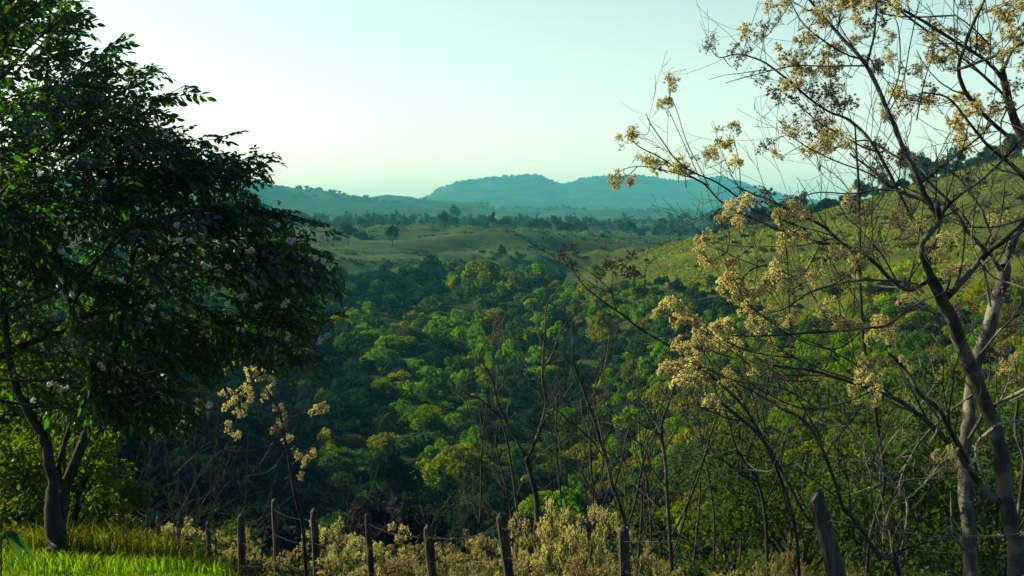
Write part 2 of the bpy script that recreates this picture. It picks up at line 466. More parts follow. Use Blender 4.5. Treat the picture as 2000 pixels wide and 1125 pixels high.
def terrain_mat():
    m, N, L = new_mat("hillside_ground")
    tc = N.new("ShaderNodeTexCoord")
    def noise(scale, detail=4, rough=0.6, sc=(1, 1, 1)):
        mp = N.new("ShaderNodeMapping"); mp.inputs["Scale"].default_value = sc
        L.new(tc.outputs["Object"], mp.inputs[0])
        n = N.new("ShaderNodeTexNoise"); n.inputs["Scale"].default_value = scale
        n.inputs["Detail"].default_value = detail; n.inputs["Roughness"].default_value = rough
        L.new(mp.outputs[0], n.inputs[0]); return n.outputs[0]
    def ramp(fac, stops):
        c = N.new("ShaderNodeValToRGB")
        while len(c.color_ramp.elements) < len(stops): c.color_ramp.elements.new(0.5)
        for e, (p, col) in zip(c.color_ramp.elements, stops): e.position = p; e.color = (*col, 1)
        L.new(fac, c.inputs[0]); return c.outputs[0]
    def mix(f, a, b):
        x = N.new("ShaderNodeMix"); x.data_type = 'RGBA'
        L.new(f, x.inputs[0]); L.new(a, x.inputs[6]); L.new(b, x.inputs[7]); return x.outputs[2]
    def attr(n):
        a = N.new("ShaderNodeAttribute"); a.attribute_name = n; return a.outputs["Fac"]
    floor = ramp(noise(0.35, 6), [(0.3, (0.0140, 0.0210, 0.0084)), (0.55, (0.0315, 0.0420, 0.0105)), (0.75, (0.0595, 0.0525, 0.0175))])
    past = ramp(noise(0.022, 9, 0.68, (0.55, 1.6, 1)), [(0.30, (0.013, 0.032, 0.014)), (0.44, (0.034, 0.062, 0.020)), (0.58, (0.066, 0.088, 0.028)), (0.74, (0.062, 0.102, 0.013))])
    mead = ramp(noise(0.05, 9, 0.7), [(0.30, (0.022, 0.038, 0.006)), (0.43, (0.062, 0.085, 0.006)), (0.55, (0.098, 0.098, 0.009)), (0.68, (0.100, 0.155, 0.004))])
    mead = mix(ramp(noise(0.016, 5, 0.6, (0.6, 1.5, 1)), [(0.42, (0, 0, 0)), (0.60, (1, 1, 1))]), ramp(noise(0.2, 6, 0.7), [(0.35, (0.020, 0.034, 0.007)), (0.6, (0.060, 0.066, 0.010))]), mead)
    lawn = ramp(noise(3.0, 5), [(0.3, (0.0385, 0.0630, 0.0084)), (0.6, (0.0700, 0.1120, 0.0105)), (0.8, (0.0840, 0.0700, 0.0210))])
    farw = ramp(noise(0.006, 8, 0.62), [(0.32, (0.010, 0.022, 0.010)), (0.48, (0.018, 0.034, 0.013)), (0.58, (0.034, 0.056, 0.014)), (0.70, (0.085, 0.105, 0.018))])
    c = mix(attr("pasture"), floor, past)
    c = mix(attr("meadow"), c, mead)
    c = mix(attr("lawn"), c, lawn)
    c = mix(attr("far"), c, farw)
    bs = N.new("ShaderNodeBsdfPrincipled"); bs.inputs["Roughness"].default_value = 0.95; bs.inputs["Specular IOR Level"].default_value = 0.05
    L.new(c, bs.inputs["Base Color"])
    b1 = N.new("ShaderNodeBump"); b1.inputs["Strength"].default_value = 0.7; b1.inputs["Distance"].default_value = 0.6
    L.new(noise(0.7, 6, 0.7), b1.inputs["Height"])
    L.new(b1.outputs[0], bs.inputs["Normal"])
    out = N.new("ShaderNodeOutputMaterial"); L.new(bs.outputs[0], out.inputs[0])
    return m
terrain = mb.build("terrain", terrain_mat(), smooth=True)
for nm, arr in zip(("pasture", "meadow", "lawn", "far"), covers(GX, GY)):
    at = terrain.data.attributes.new(nm, 'FLOAT', 'POINT')
    at.data.foreach_set("value", np.asarray(arr, dtype=np.float32).ravel())
tag(terrain, "grassy hillside falling to a wooded valley with pasture and blue hills beyond", None, None, "structure")
del terrain["label"]

# ------------------------------------------------------------------ haze
hz = MB()
Rz = 11900.0; z0 = float(GZ.min()) - 1.0; z1 = max(float(GZ.max()) + 20.0, 60.0)
cv = np.array([[x, y, z] for z in (z0, z1) for x, y in ((-Rz, -Rz), (Rz, -Rz), (Rz, Rz), (-Rz, Rz))])
hz.add(cv, [[3, 2, 1, 0], [4, 5, 6, 7], [0, 1, 5, 4], [1, 2, 6, 5], [2, 3, 7, 6], [3, 0, 4, 7]])
hm, N, L = new_mat("valley_haze")
pv = N.new("ShaderNodeVolumePrincipled")
pv.inputs["Color"].default_value = HAZE_COLOR
pv.inputs["Density"].default_value = HAZE_DENSITY
pv.inputs["Anisotropy"].default_value = 0.0
ho = N.new("ShaderNodeOutputMaterial"); L.new(pv.outputs[0], ho.inputs["Volume"])
haze = hz.build("haze", hm)
haze["kind"] = "stuff"
# ------------------------------------------------------------------ woodland
NPR = np.random.default_rng(7)
SHAPES = ('dome', 'umbrella', 'tall', 'bush', 'spreading')

def crown_points(shape, nf, rng):
    """leaf positions and normals of a crown of radius 1 whose lowest point is near z=0"""
    if shape == 'dome':
        nb, zr, rb, hz = 13, 0.62, (0.28, 0.46), 0.75
    elif shape == 'umbrella':
        nb, zr, rb, hz = 15, 0.36, (0.20, 0.36), 0.70
    elif shape == 'tall':
        nb, zr, rb, hz = 14, 1.1, (0.25, 0.42), 1.1
    elif shape == 'spreading':
        nb, zr, rb, hz = 16, 0.55, (0.18, 0.38), 0.55
    else:
        nb, zr, rb, hz = 11, 0.42, (0.25, 0.42), 0.38
    c = []
    for k in range(nb):
        a = rng.uniform(0, 2 * np.pi); q = math.sqrt(rng.uniform(0.02, 1)) * 0.72
        z = hz + zr * (1 - q * q * 1.2) * rng.uniform(0.1 if shape == 'tall' else 0.55, 1.0)
        c.append((math.cos(a) * q, math.sin(a) * q, z))
    c = np.array(c); r = rng.uniform(rb[0], rb[1], nb)
    flat = {'umbrella': 0.66, 'spreading': 0.78}.get(shape, 0.85)
    k = rng.choice(nb, nf, p=r ** 2 / np.sum(r ** 2))
    d = unit(rng.normal(size=(nf, 3)) + np.array([0, 0, 0.35]))
    rr = r[k][:, None] * rng.uniform(0.72, 1.08, (nf, 1))
    p = c[k] + d * rr * np.array([1, 1, flat])
    # small twiggy lumps break the outline
    p += 0.05 * np.stack([fbm(p[:, 0] * 6 + i * 9, p[:, 1] * 6 + p[:, 2] * 5, i, 2) for i in range(3)], -1)
    n = unit(d * np.array([1, 1, 1 / flat]) * 1.25 + rng.normal(size=(nf, 3)) * 0.5)
    tint = np.clip(0.5 + 0.35 * fbm(p[:, 0] * 3, p[:, 1] * 3 + p[:, 2] * 4, 3, 2) * 2 + rng.normal(size=nf) * 0.18, 0, 1)
    return p, n, tint, c

def crown_mesh(name, shape, nf, leaf, rng):
    mb = MB(); p, n, t, c = crown_points(shape, nf, rng)
    leaf_quads(mb, p, n, leaf * rng.uniform(0.6, 1.4, nf), rng, 0.62, 0, t)
    return mb.mesh(name, [M['leaf_mid']]), c

def trunk_mesh(name, c, rng):
    """trunk and limbs running up into the crown's clumps; unit crown"""
    mb = MB()
    top = np.array([rng.normal() * 0.05, rng.normal() * 0.05, 0.55])
    tube(mb, smooth_line([[0, 0, -0.25], [0.02, 0.01, 0.15], top], 3), np.linspace(0.075, 0.05, 7), 6)
    for k in range(min(6, len(c))):
        mid = top * 0.5 + c[k] * 0.5 + np.array([0, 0, -0.08])
        tube(mb, smooth_line([top, mid, c[k]], 2), np.linspace(0.04, 0.012, 5), 4)
    return mb.mesh(name, [M['bark']], smooth=True)

VAR = {}
for s in SHAPES:
    VAR[s] = []
    for k in range(3):
        rng = np.random.default_rng(100 + 10 * SHAPES.index(s) + k)
        me, c = crown_mesh("crown", s, 3600, 0.062, rng)
        VAR[s].append((me, trunk_mesh("trunk", c, rng)))

KINDMAT = {'dark': 'leaf_dark', 'mid': 'leaf_mid', 'bright': 'leaf_bright', 'yellow': 'leaf_yellow', 'olive': 'leaf_olive', 'scrub': 'leaf_scrub'}
COLW = {'dark': 'dark green', 'mid': 'mid green', 'bright': 'bright green', 'yellow': 'yellow-green', 'olive': 'olive-brown', 'scrub': 'grey-brown'}
SHAPEW = {'dome': 'round-crowned', 'umbrella': 'flat-topped', 'tall': 'tall', 'bush': 'bushy', 'spreading': 'spreading'}

def valley_tree(x, y, R, kind, shape, var, label, group=None, name="valley_tree", cat="tree", sink=0.0, rot=None, zs=1.0):
    z = float(ground(x, y)) - sink
    o = thing(name, (x, y, z), label, cat, group)
    o.rotation_euler = (0, 0, NPR.uniform(0, 6.28) if rot is None else rot)
    o.scale = (R, R, R * zs)
    cm, tm = VAR[shape][var]
    c = link("crown", cm, o)
    c.material_slots[0].link = 'OBJECT'; c.material_slots[0].material = M[KINDMAT[kind]]
    link("trunk", tm, o)
    return o

# trees that stand out in the photo: row, column of the crown's middle, distance, radius, kind, shape
def at_view(px, py_top, d, R, H):
    """x, y of a tree seen at photo column px and distance d"""
    return (px - 1000) / FOC * d, d
taken = []
def placed(px, d, R, kind, shape, var, label, **kw):
    x, y = at_view(px, 0, d, R, 0)
    taken.append((x, y, R))
    return valley_tree(x, y, R, kind, shape, var, label, **kw)

placed(823, 232, 4.7, 'bright', 'tall', 0, "round bright green clump standing alone beside dark gap in mid valley", zs=.72)
placed(915, 142, 3.3, 'yellow', 'dome', 1, "yellow-topped round tree low in the valley above the fence")
placed(958, 122, 2.6, 'bright', 'umbrella', 2, "bright green feathery flat tree just right of the yellow-topped tree")
placed(880, 165, 6.0, 'bright', 'dome', 0, "large bright green leafy tree left behind the yellow-topped tree", zs=1.05)
placed(672, 205, 4.6, 'olive', 'umbrella', 0, "olive flat-topped tree beside dark hollow left in the valley")
placed(678, 148, 2.4, 'bright', 'umbrella', 1, "small bright flat-topped tree in front of dark hollow")
placed(735, 325, 6.5, 'yellow', 'umbrella', 2, "yellow-green layered flat tree in upper mid valley", )
placed(775, 345, 7.5, 'bright', 'umbrella', 0, "green layered tree touching the yellow-green layered tree")
placed(800, 370, 7.0, 'olive', 'spreading', 1, "brownish domed tree above the layered green tree")
placed(940, 480, 9.0, 'bright', 'tall', 1, "bright lobed tree at the wood's edge under the pasture")
placed(970, 385, 7.0, 'olive', 'spreading', 2, "orange-brown topped tree in the upper valley right of centre")
placed(930, 370, 5.0, 'bright', 'umbrella', 1, "bright green flat tree by the orange-brown topped tree")
placed(1060, 300, 6.2, 'bright', 'umbrella', 0, "bright green umbrella tree behind the bare centre branches")
placed(1100, 235, 4.6, 'bright', 'dome', 2, "glowing green tree low behind the bare centre branches")
placed(755, 275, 5.6, 'bright', 'umbrella', 1, "bright flat-topped tree above the single palm")
placed(1090, 128, 5.0, 'bright', 'dome', 1, "broad bright green tree close behind the forked bare trunk")
placed(1160, 120, 4.4, 'mid', 'spreading', 0, "feathery mid green tree right of the broad bright tree")
placed(1165, 455, 4.5, 'bright', 'tall', 2, "small bright tree at left foot of the right meadow")

# the wood itself
COLS_LBL = []
SPOT = [(300, "behind the shade tree's trunk"), (520, "behind the golden flower clouds"), (700, "straight above the thin posts"), (860, "left of the round bright clump"), (1000, "between bright clump and forked trunk"),
        (1110, "behind the forked bare trunk"), (1260, "behind the upswept bare stems"), (1400, "behind the arching bare boughs"), (1620, "straight above the thick split post"), (1800, "behind the kinked pale stem"), (9999, "behind the two large right trunks")]
def zone(px, r):
    w = "high up" if r > 430 else "in mid valley" if r > 240 else "low down" if r > 110 else "down close"
    return w + " " + next(t for q, t in SPOT if px < q)

cand = []
rng = np.random.default_rng(42)
def try_ring(r0, r1, n, rr, px0=-150, px1=2150):
    for _ in range(n):
        r = math.sqrt(rng.uniform(r0 * r0, r1 * r1)); px = rng.uniform(px0, px1)
        x = (px - 1000) / FOC * r; y = r
        pas, mea, lw, far = covers(np.array(x), np.array(y))
        if pas > 0.35 or mea > 0.3: continue
        R = rng.uniform(*rr)
        if px > 1060 and r > float(np.interp(px, [1080, 1150, 1250, 1400, 1500, 1600, 1800, 2000], [540, 470, 410, 350, 255, 220, 170, 160])) - 130: R *= .62
        ok = True
        for (a, b, q) in taken:
            if (a - x) ** 2 + (b - y) ** 2 < ((0.46 if px > 1180 else 0.58) * (R + q)) ** 2: ok = False; break
        if not ok: continue
        taken.append((x, y, R)); cand.append((R / r, x, y, r, px, R))
try_ring(38, 75, 420, (1.3, 2.4))
try_ring(75, 130, 900, (1.7, 3.1))
try_ring(130, 260, 2600, (2.1, 4.3))
try_ring(260, 430, 3400, (2.7, 5.0))
try_ring(430, 640, 2400, (3.4, 5.8))
try_ring(60, 330, 2600, (1.8, 3.8), 1180, 2150)
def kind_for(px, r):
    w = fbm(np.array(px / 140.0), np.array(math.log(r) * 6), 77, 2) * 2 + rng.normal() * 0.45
    if px < 610 and r < 260: return 'dark' if rng.random() < 0.6 else 'scrub'  # shaded left slope: part of its shade is put into the leaf colour
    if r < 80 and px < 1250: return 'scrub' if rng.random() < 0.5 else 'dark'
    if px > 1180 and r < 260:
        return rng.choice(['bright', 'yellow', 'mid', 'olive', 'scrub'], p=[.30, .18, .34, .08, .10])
    if r > 430 and px < 880: return 'dark' if rng.random() < 0.85 else 'mid'  # sun-shaded wood: its shade is put into the leaf colour
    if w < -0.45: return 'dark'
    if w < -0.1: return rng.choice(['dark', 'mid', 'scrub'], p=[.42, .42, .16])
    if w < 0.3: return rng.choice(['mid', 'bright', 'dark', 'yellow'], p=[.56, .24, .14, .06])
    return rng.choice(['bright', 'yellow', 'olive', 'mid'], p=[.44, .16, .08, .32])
cand.sort(key=lambda t: -t[0])
inframe = [c for c in cand if -40 < c[4] < 2040]
single = set(id(c) for c in inframe[:255])
rest = MB()
order = ['dark', 'mid', 'bright', 'yellow', 'olive', 'scrub']
for c in cand:
    _, x, y, r, px, R = c
    kind = str(kind_for(px, r))
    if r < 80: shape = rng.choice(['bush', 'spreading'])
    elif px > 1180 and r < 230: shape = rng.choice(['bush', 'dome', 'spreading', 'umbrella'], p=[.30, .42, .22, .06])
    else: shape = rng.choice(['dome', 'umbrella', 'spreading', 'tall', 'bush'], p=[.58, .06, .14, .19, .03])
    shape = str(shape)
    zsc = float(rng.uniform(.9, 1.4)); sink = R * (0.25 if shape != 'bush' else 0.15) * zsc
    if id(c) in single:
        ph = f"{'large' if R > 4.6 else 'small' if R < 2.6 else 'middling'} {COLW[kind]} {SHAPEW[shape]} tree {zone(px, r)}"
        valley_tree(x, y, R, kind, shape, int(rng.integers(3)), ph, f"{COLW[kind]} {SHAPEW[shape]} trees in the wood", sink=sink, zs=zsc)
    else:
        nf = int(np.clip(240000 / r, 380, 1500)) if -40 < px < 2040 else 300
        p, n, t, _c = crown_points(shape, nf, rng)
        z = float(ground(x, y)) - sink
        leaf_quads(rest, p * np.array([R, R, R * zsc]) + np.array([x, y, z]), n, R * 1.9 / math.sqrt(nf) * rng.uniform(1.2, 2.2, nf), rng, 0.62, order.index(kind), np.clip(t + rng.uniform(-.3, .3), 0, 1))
ro = rest.build("woodland", [M[KINDMAT[k]] for k in order])
tag(ro, "dense mixed green wood filling the valley behind the nearer trees", None, None, "stuff"); del ro["label"]

# far belts of trees and bushes
far = MB()
def far_blob(x, y, R, Hs, mat, nf, shape='dome'):
    p, n, t, _c = crown_points(shape, nf, rng)
    z = float(ground(x, y))
    s = np.array([R, R, Hs])
    leaf_quads(far, p * s + np.array([x, y, z - 0.3 * Hs]), n, R * 2.2 / math.sqrt(nf) * rng.uniform(1.0, 2.0, nf), rng, 0.7, mat, np.clip(t + rng.uniform(-.3, .3), 0, 1))
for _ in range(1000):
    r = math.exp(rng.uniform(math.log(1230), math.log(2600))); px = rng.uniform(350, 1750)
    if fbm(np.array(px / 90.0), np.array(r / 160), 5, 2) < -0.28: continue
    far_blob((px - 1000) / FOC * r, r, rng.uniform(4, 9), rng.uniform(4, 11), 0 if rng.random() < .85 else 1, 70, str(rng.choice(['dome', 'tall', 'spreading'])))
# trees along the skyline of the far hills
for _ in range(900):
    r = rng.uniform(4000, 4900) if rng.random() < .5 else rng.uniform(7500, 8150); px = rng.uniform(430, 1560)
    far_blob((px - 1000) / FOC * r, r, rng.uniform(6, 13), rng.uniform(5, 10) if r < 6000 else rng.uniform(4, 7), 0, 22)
# scrub on the pasture hill and along the meadow
for _ in range(420):
    r = rng.uniform(620, 1150); px = rng.uniform(560, 1350)
    x = (px - 1000) / FOC * r
    if fbm(np.array(x / 60.0), np.array(r / 90.0), 15, 2) < 0.08: continue
    far_blob(x, r, rng.uniform(1.0, 2.6), rng.uniform(0.8, 2.0), int(rng.integers(2)), 40, 'bush')
fo = far.build("far_woodland", [M['leaf_far'], M['leaf_dark']])
fo["kind"] = "stuff"

# single trees on the pasture crest
def crest_tree(px, d, R, kind, shape, var, label, zs=1.0, name="pasture_tree", group=None):
    valley_tree((px - 1000) / FOC * d, d, R, kind, shape, var, label, group, name, sink=.1, zs=zs)
crest_tree(679, 820, 7.5, 'dark', 'tall', 0, "tall leafy tree at the left end of the pasture crest", 1.05)
crest_tree(705, 860, 5.5, 'dark', 'bush', 1, "low broad tree right of the tall crest tree")
crest_tree(658, 840, 4.5, 'dark', 'bush', 0, "small round bush left of the tall crest tree")
crest_tree(766, 790, 5.8, 'dark', 'tall', 1, "narrow tree standing alone in the upper pasture", 1.2)
crest_tree(788, 900, 2.6, 'dark', 'dome', 2, "little round bush on the pasture right of the narrow tree")
crest_tree(717, 900, 2.4, 'dark', 'dome', 0, "little dark bush on the pasture between two crest trees")
crest_tree(980, 690, 3.6, 'scrub', 'tall', 2, "thin grey tree halfway down the pasture slope", 1.3)
for k, (px, R, zs) in enumerate([(866, 6, 1.6), (888, 5, 1.3), (948, 5, 2.2), (960, 5, 1.8), (985, 7, 1.0), (998, 6, 1.2), (1040, 8, 1.0), (1055, 8, 1.1), (1066, 7, 1.0), (1085, 5, 1.6), (1102, 8, 1.2), (1114, 7, 1.0), (1128, 6, 0.9), (1142, 5, 1.2), (1185, 6, 1.5), (1232, 6, 1.2), (1255, 5, 1.2), (1280, 6, 1.0)]):
    d = 1060 + (k * 37) % 90
    crest_tree(px, d, R, 'dark' if k % 3 else 'scrub', ['tall', 'dome', 'spreading'][k % 3], k % 3, "dark hazy tree in the long row behind the pasture crest", zs, "crest_tree", "row of trees behind the pasture crest")
crest_tree(888, 1900, 12, 'dark', 'tall', 0, "lone pointed tree dimly seen at the foot of the blue hill", 1.3)

# trees along the skyline of the right-hand hill
k = 0
for q in range(230):
    px = float(rng.uniform(1390, 2060)); d = float(rng.uniform(500, 690) if q % 3 else rng.uniform(600, 690))
    x = (px - 1000) / FOC * d; gr = HOR - (float(ground(x, d)) - EYE) / d * FOC
    if gr > np.interp(px, [1390, 1500, 1600, 1700, 1800, 1900, 2060], [470, 446, 424, 396, 364, 338, 300]): continue
    R = float(rng.uniform(2.6, 4.6) if px < 1740 else rng.uniform(3.2, 6.0))
    kd = str(rng.choice(['dark', 'scrub', 'mid'], p=[.4, .5, .1])); sh = str(rng.choice(['dome', 'tall', 'bush', 'spreading']))
    wh = next(t for q_, t in ((1460, "at the hill's low left end"), (1540, "left of the pole tree"), (1640, "close left of the pole tree"), (1720, "behind the pole tree"), (1790, "behind the straight leaning limb"), (1860, "right of the straight leaning limb"), (1930, "behind the golden top clusters"), (9999, "at the right edge")) if px < q_)
    crest_tree(px, d, R, kd, sh, k % 3,
               f"{'big' if R > 4.4 else 'small' if R < 3.3 else 'hazy'} {COLW[kd]} {SHAPEW[sh]} tree {'on the skyline' if d > 610 else 'below the skyline'} {wh}", float(rng.uniform(.8, 1.7)), "hilltop_tree", "trees on the right-hand skyline"); k += 1

# bushes dotted over the right-hand meadow, and its uncountable tufts
for k in range(230):
    px = float(rng.uniform(1120, 2050)); d = float(rng.uniform(180, 560) if k % 4 else rng.uniform(400, 600)); x = (px - 1000) / FOC * d
    if covers(np.array(x), np.array(d))[1] < 0.6: continue
    kd = str(rng.choice(['yellow', 'mid', 'olive', 'dark'], p=[.34, .36, .14, .16]))
    valley_tree(x, d, float(rng.uniform(.8, 2.2) if d > 330 else rng.uniform(1.0, 2.9)), kd, str(rng.choice(['bush', 'spreading'])), k % 3, f"small {COLW[kd]} bush dotted on the sunny right-hand meadow", f"{COLW[kd]} bushes on the right-hand meadow", "meadow_bush", "bush", sink=.3)
tf = MB()
nT = 60000
px = rng.uniform(1180, 2080, nT); d = np.sqrt(rng.uniform(190 ** 2, 680 ** 2, nT)); x = (px - 1000) / FOC * d
keep = covers(x, d)[1] > 0.25
x, d = x[keep], d[keep]
dens = fbm(x / 14, d / 20, 81, 4)
keep = dens > -0.12
x, d, dens = x[keep], d[keep], dens[keep]
z = ground(x, d)
h = rng.uniform(.2, .55, len(x)) * (1 + np.clip(dens, 0, 1) * 2)
n = unit(rng.normal(size=(len(x), 3)) * np.array([1, 1, .35]))
mats = rng.choice(4, len(x), p=[.38, .32, .18, .12])
for mi in range(4):
    s_ = mats == mi
    leaf_quads(tf, np.stack([x, d, z + h * .4], -1)[s_], n[s_], h[s_], rng, .8, mi, rng.uniform(0, 1, int(s_.sum())))
to = tf.build("meadow_tufts", [M['leaf_yellow'], M['leaf_bright'], M['leaf_mid'], M['leaf_olive']])
to["kind"] = "stuff"

# tufts, weeds and low bushes lying in bands along the pasture hill
pt = MB(); nT = 60000
px = rng.uniform(450, 1400, nT); d = np.sqrt(rng.uniform(590 ** 2, 1230 ** 2, nT)); x = (px - 1000) / FOC * d
u = x * .94 + d * .34; v = -x * .34 + d * .94
band = fbm(u / 230, v / 38, 91, 4) + .5 * fbm(x / 25, d / 40, 95, 3)
keep = (covers(x, d)[0] > .3) & (band > .02)
x, d, band = x[keep], d[keep], band[keep]
z = ground(x, d); h = rng.uniform(.3, .8, len(x)) * (1 + np.clip(band, 0, 1) * 1.6)
n = unit(rng.normal(size=(len(x), 3)) * np.array([1, 1, .4]))
mats = np.where(band > .28, rng.choice([1, 3], len(x), p=[.4, .6]), rng.choice([0, 1, 2], len(x), p=[.12, .58, .30]))
for mi in range(4):
    s_ = mats == mi
    leaf_quads(pt, np.stack([x, d, z + h * .35], -1)[s_], n[s_], h[s_], rng, .7, mi, rng.uniform(0, 1, int(s_.sum())))
for (xa, da, xb, db, n_) in ((600, 900, 1280, 770, 120), (640, 760, 1100, 690, 90), (880, 1020, 1300, 930, 80), (560, 690, 900, 640, 70), (640, 1000, 800, 880, 40), (1000, 860, 1290, 800, 60)):
    for k_ in range(n_):
        f = rng.uniform(0, 1); q = xa + (xb - xa) * f + rng.normal() * 6; dq = da + (db - da) * f + 14 * math.sin(f * 9 + xa) + rng.normal() * 3; xq = (q - 1000) / FOC * dq
        R = rng.uniform(.7, 2.0); dd = unit(rng.normal(size=(26, 3)))
        leaf_quads(pt, dd * np.array([R * 1.3, R, R * .7]) * rng.uniform(.5, 1, (26, 1)) + np.array([xq, dq, float(ground(xq, dq)) + R * .3]), unit(dd + rng.normal(size=(26, 3)) * .5), R * rng.uniform(.3, .55, 26), rng, .7, int(rng.choice([1, 3], p=[.35, .65])), rng.uniform(0, 1, 26))
po = pt.build("pasture_tufts", [M['leaf_yellow'], M['leaf_mid'], M['leaf_olive'], M['leaf_dark']])
po["kind"] = "stuff"

# undergrowth on the near slope
ug = MB()
for k in range(900):
    r = math.sqrt(rng.uniform(15 ** 2, 75 ** 2)); px = rng.uniform(230, 2100)
    if px < 560 and r < 20: continue
    x = (px - 1000) / FOC * r; R = rng.uniform(.35, .9); nf = 90
    dd = unit(rng.normal(size=(nf, 3))); p = dd * rng.uniform(.4, 1, (nf, 1)) * np.array([R, R, R * rng.uniform(.5, 1.0)])
    leaf_quads(ug, p + np.array([x, r, float(ground(x, r)) + R * .35]), unit(dd + rng.normal(size=(nf, 3)) * .7), rng.uniform(.035, .08, nf) * (.7 + r / 40), rng, .6,
               int(rng.choice(5, p=[.36, .30, .16, .03, .15])), rng.uniform(0, 1, nf))
uo = ug.build("undergrowth", [M['leaf_dark'], M['leaf_mid'], M['leaf_scrub'], M['leaf_yellow'], M['leaf_olive']])
uo["kind"] = "stuff"

# palms
def palm(px, d, H, label, group=None, fr=1.7):
    x = (px - 1000) / FOC * d
    o = thing("palm_tree", (x, d, float(ground(x, d))), label, "palm tree", group)
    mb = MB(); tube(mb, smooth_line([[0, 0, -.3], [.1, 0, H * .5], [0, .1, H]], 4), np.linspace(.17, .12, 9), 7)
    mb.build("trunk", M['bark'], o, True)
    mb = MB(); g = np.random.default_rng(int(px))
    for k in range(18):
        a = g.uniform(0, 6.28); el = g.uniform(-.5, 1.2)
        t = np.linspace(0, 1, 9)
        L = fr * g.uniform(.8, 1.15)
        hx = L * t * math.cos(el * .8); zz = L * (t * math.sin(el) - .75 * t * t)
        pts = np.stack([hx * math.cos(a), hx * math.sin(a) + .1, H + zz], -1)
        sd_ = np.array([-math.sin(a), math.cos(a), 0])
        for j in range(1, 9):
            w = .55 * math.sin(math.pi * min(1, t[j] * .9 + .1)) * fr / 1.7
            for s in (-1, 1):
                b = pts[j]; tip = b + sd_ * s * w + (pts[j] - pts[j - 1]) * .8 - np.array([0, 0, .22])
                e = (pts[j] - pts[j - 1]) * .35
                mb.add([b - e, tip, b + e], None, [[0, 1, 2]], 0, g.uniform(.2, .8))
    mb.build("fronds", M['leaf_mid'], o)
    return o
palm(750, 225, 6.2, "single palm with drooping fronds in the valley left of the bright clump", fr=3.4)
palm(845, 205, 3.2, "low palm in front of the bright green clump", fr=3.4)
palm(776, 880, 8.5, "small palm on the pasture crest beside the narrow tree", fr=2.6)
palm(823, 890, 9.0, "taller palm on the pasture crest above a dark bush", fr=3.0)
palm(842, 905, 6.5, "short palm on the pasture crest right of the taller palm", fr=2.4)
palm(1325, 620, 6.0, "dark palm beyond the meadow's left end", fr=3.0)
# ------------------------------------------------------------------ near plants: shared pieces
M['fluff'] = leaf_mat("seed_fluff", (0.58, 0.52, 0.25), (0.74, 0.64, 0.24), var=0.3, hue=0.01, mix=0.5)
M['fluff_grey'] = leaf_mat("spent_fluff", (0.23, 0.25, 0.22), (0.25, 0.25, 0.18), var=0.3, hue=0.01, mix=0.4)
M['fluff_gold'] = leaf_mat("golden_fluff", (0.38, 0.33, 0.14), (0.48, 0.40, 0.13), var=0.5, hue=0.025, mix=0.5)
M['core'] = plain_mat("seed_core", (0.11, 0.055, 0.02))
M['stalk'] = plain_mat("dry_stalk", (0.075, 0.058, 0.038))
M['petal'] = leaf_mat("white_stamens", (0.55, 0.55, 0.46), (0.6, 0.6, 0.45), var=0.15, hue=0.0, mix=0.4)
M['calyx'] = plain_mat("rusty_calyx", (0.22, 0.085, 0.025))
M['leaf_glossy'] = leaf_mat("leaf_glossy", (0.012, 0.025, 0.015), (0.070, 0.19, 0.004), gloss=0.035, mix=0.5)
M['leaf_lime'] = leaf_mat("leaf_lime", (0.055, 0.11, 0.008), (0.13, 0.25, 0.004), gloss=0.02, mix=0.5)
M['grass'] = leaf_mat("grass_blades", (0.090, 0.170, 0.006), (0.22, 0.42, 0.004), var=0.40, hue=0.02, mix=0.5)
M['weed'] = leaf_mat("weed_blades", (0.062, 0.085, 0.010), (0.13, 0.18, 0.006), var=0.5, hue=0.03, mix=0.5)
M['straw'] = leaf_mat("straw_blades", (0.15, 0.115, 0.034), (0.21, 0.15, 0.03), var=0.4, hue=0.02, mix=0.45)
M['wood_post'] = bark_mat("weathered_wood", (0.022, 0.021, 0.020), (0.085, 0.078, 0.062), scale=26, stretch=0.06, bump=0.8)
M['wire'] = plain_mat("rusty_wire", (0.08, 0.06, 0.05), rough=0.6, spec=0.4)

OCT_V = np.array([[1, 0, 0], [-1, 0, 0], [0, 1, 0], [0, -1, 0], [0, 0, 1], [0, 0, -1]], float)
OCT_T = np.array([[0, 2, 4], [2, 1, 4], [1, 3, 4], [3, 0, 4], [2, 0, 5], [1, 2, 5], [3, 1, 5], [0, 3, 5]])

def puff(mb, c, axis, r, rng, spikes, m_fluff, m_core, core=0.36, spread=0.9):
    """one dry flower head: a small core and a brush of hairs opening along axis"""
    tb = rng.uniform(.1, .9)
    mb.add(c + OCT_V * r * core, None, OCT_T, m_core, tb)
    if spikes:
        d = unit(axis[None] * 0.55 + rng.normal(size=(spikes, 3)) * spread)
        s = unit(np.cross(d, unit(rng.normal(size=(spikes, 3)))))
        L = r * rng.uniform(.75, 1.15, (spikes, 1)); w = r * 0.23
        a = c + d * r * core * 0.6
        v = np.stack([a, c + d * L + s * w, c + d * L - s * w], 1).reshape(-1, 3)
        mb.add(v, None, np.arange(spikes * 3).reshape(-1, 3), m_fluff, tb)

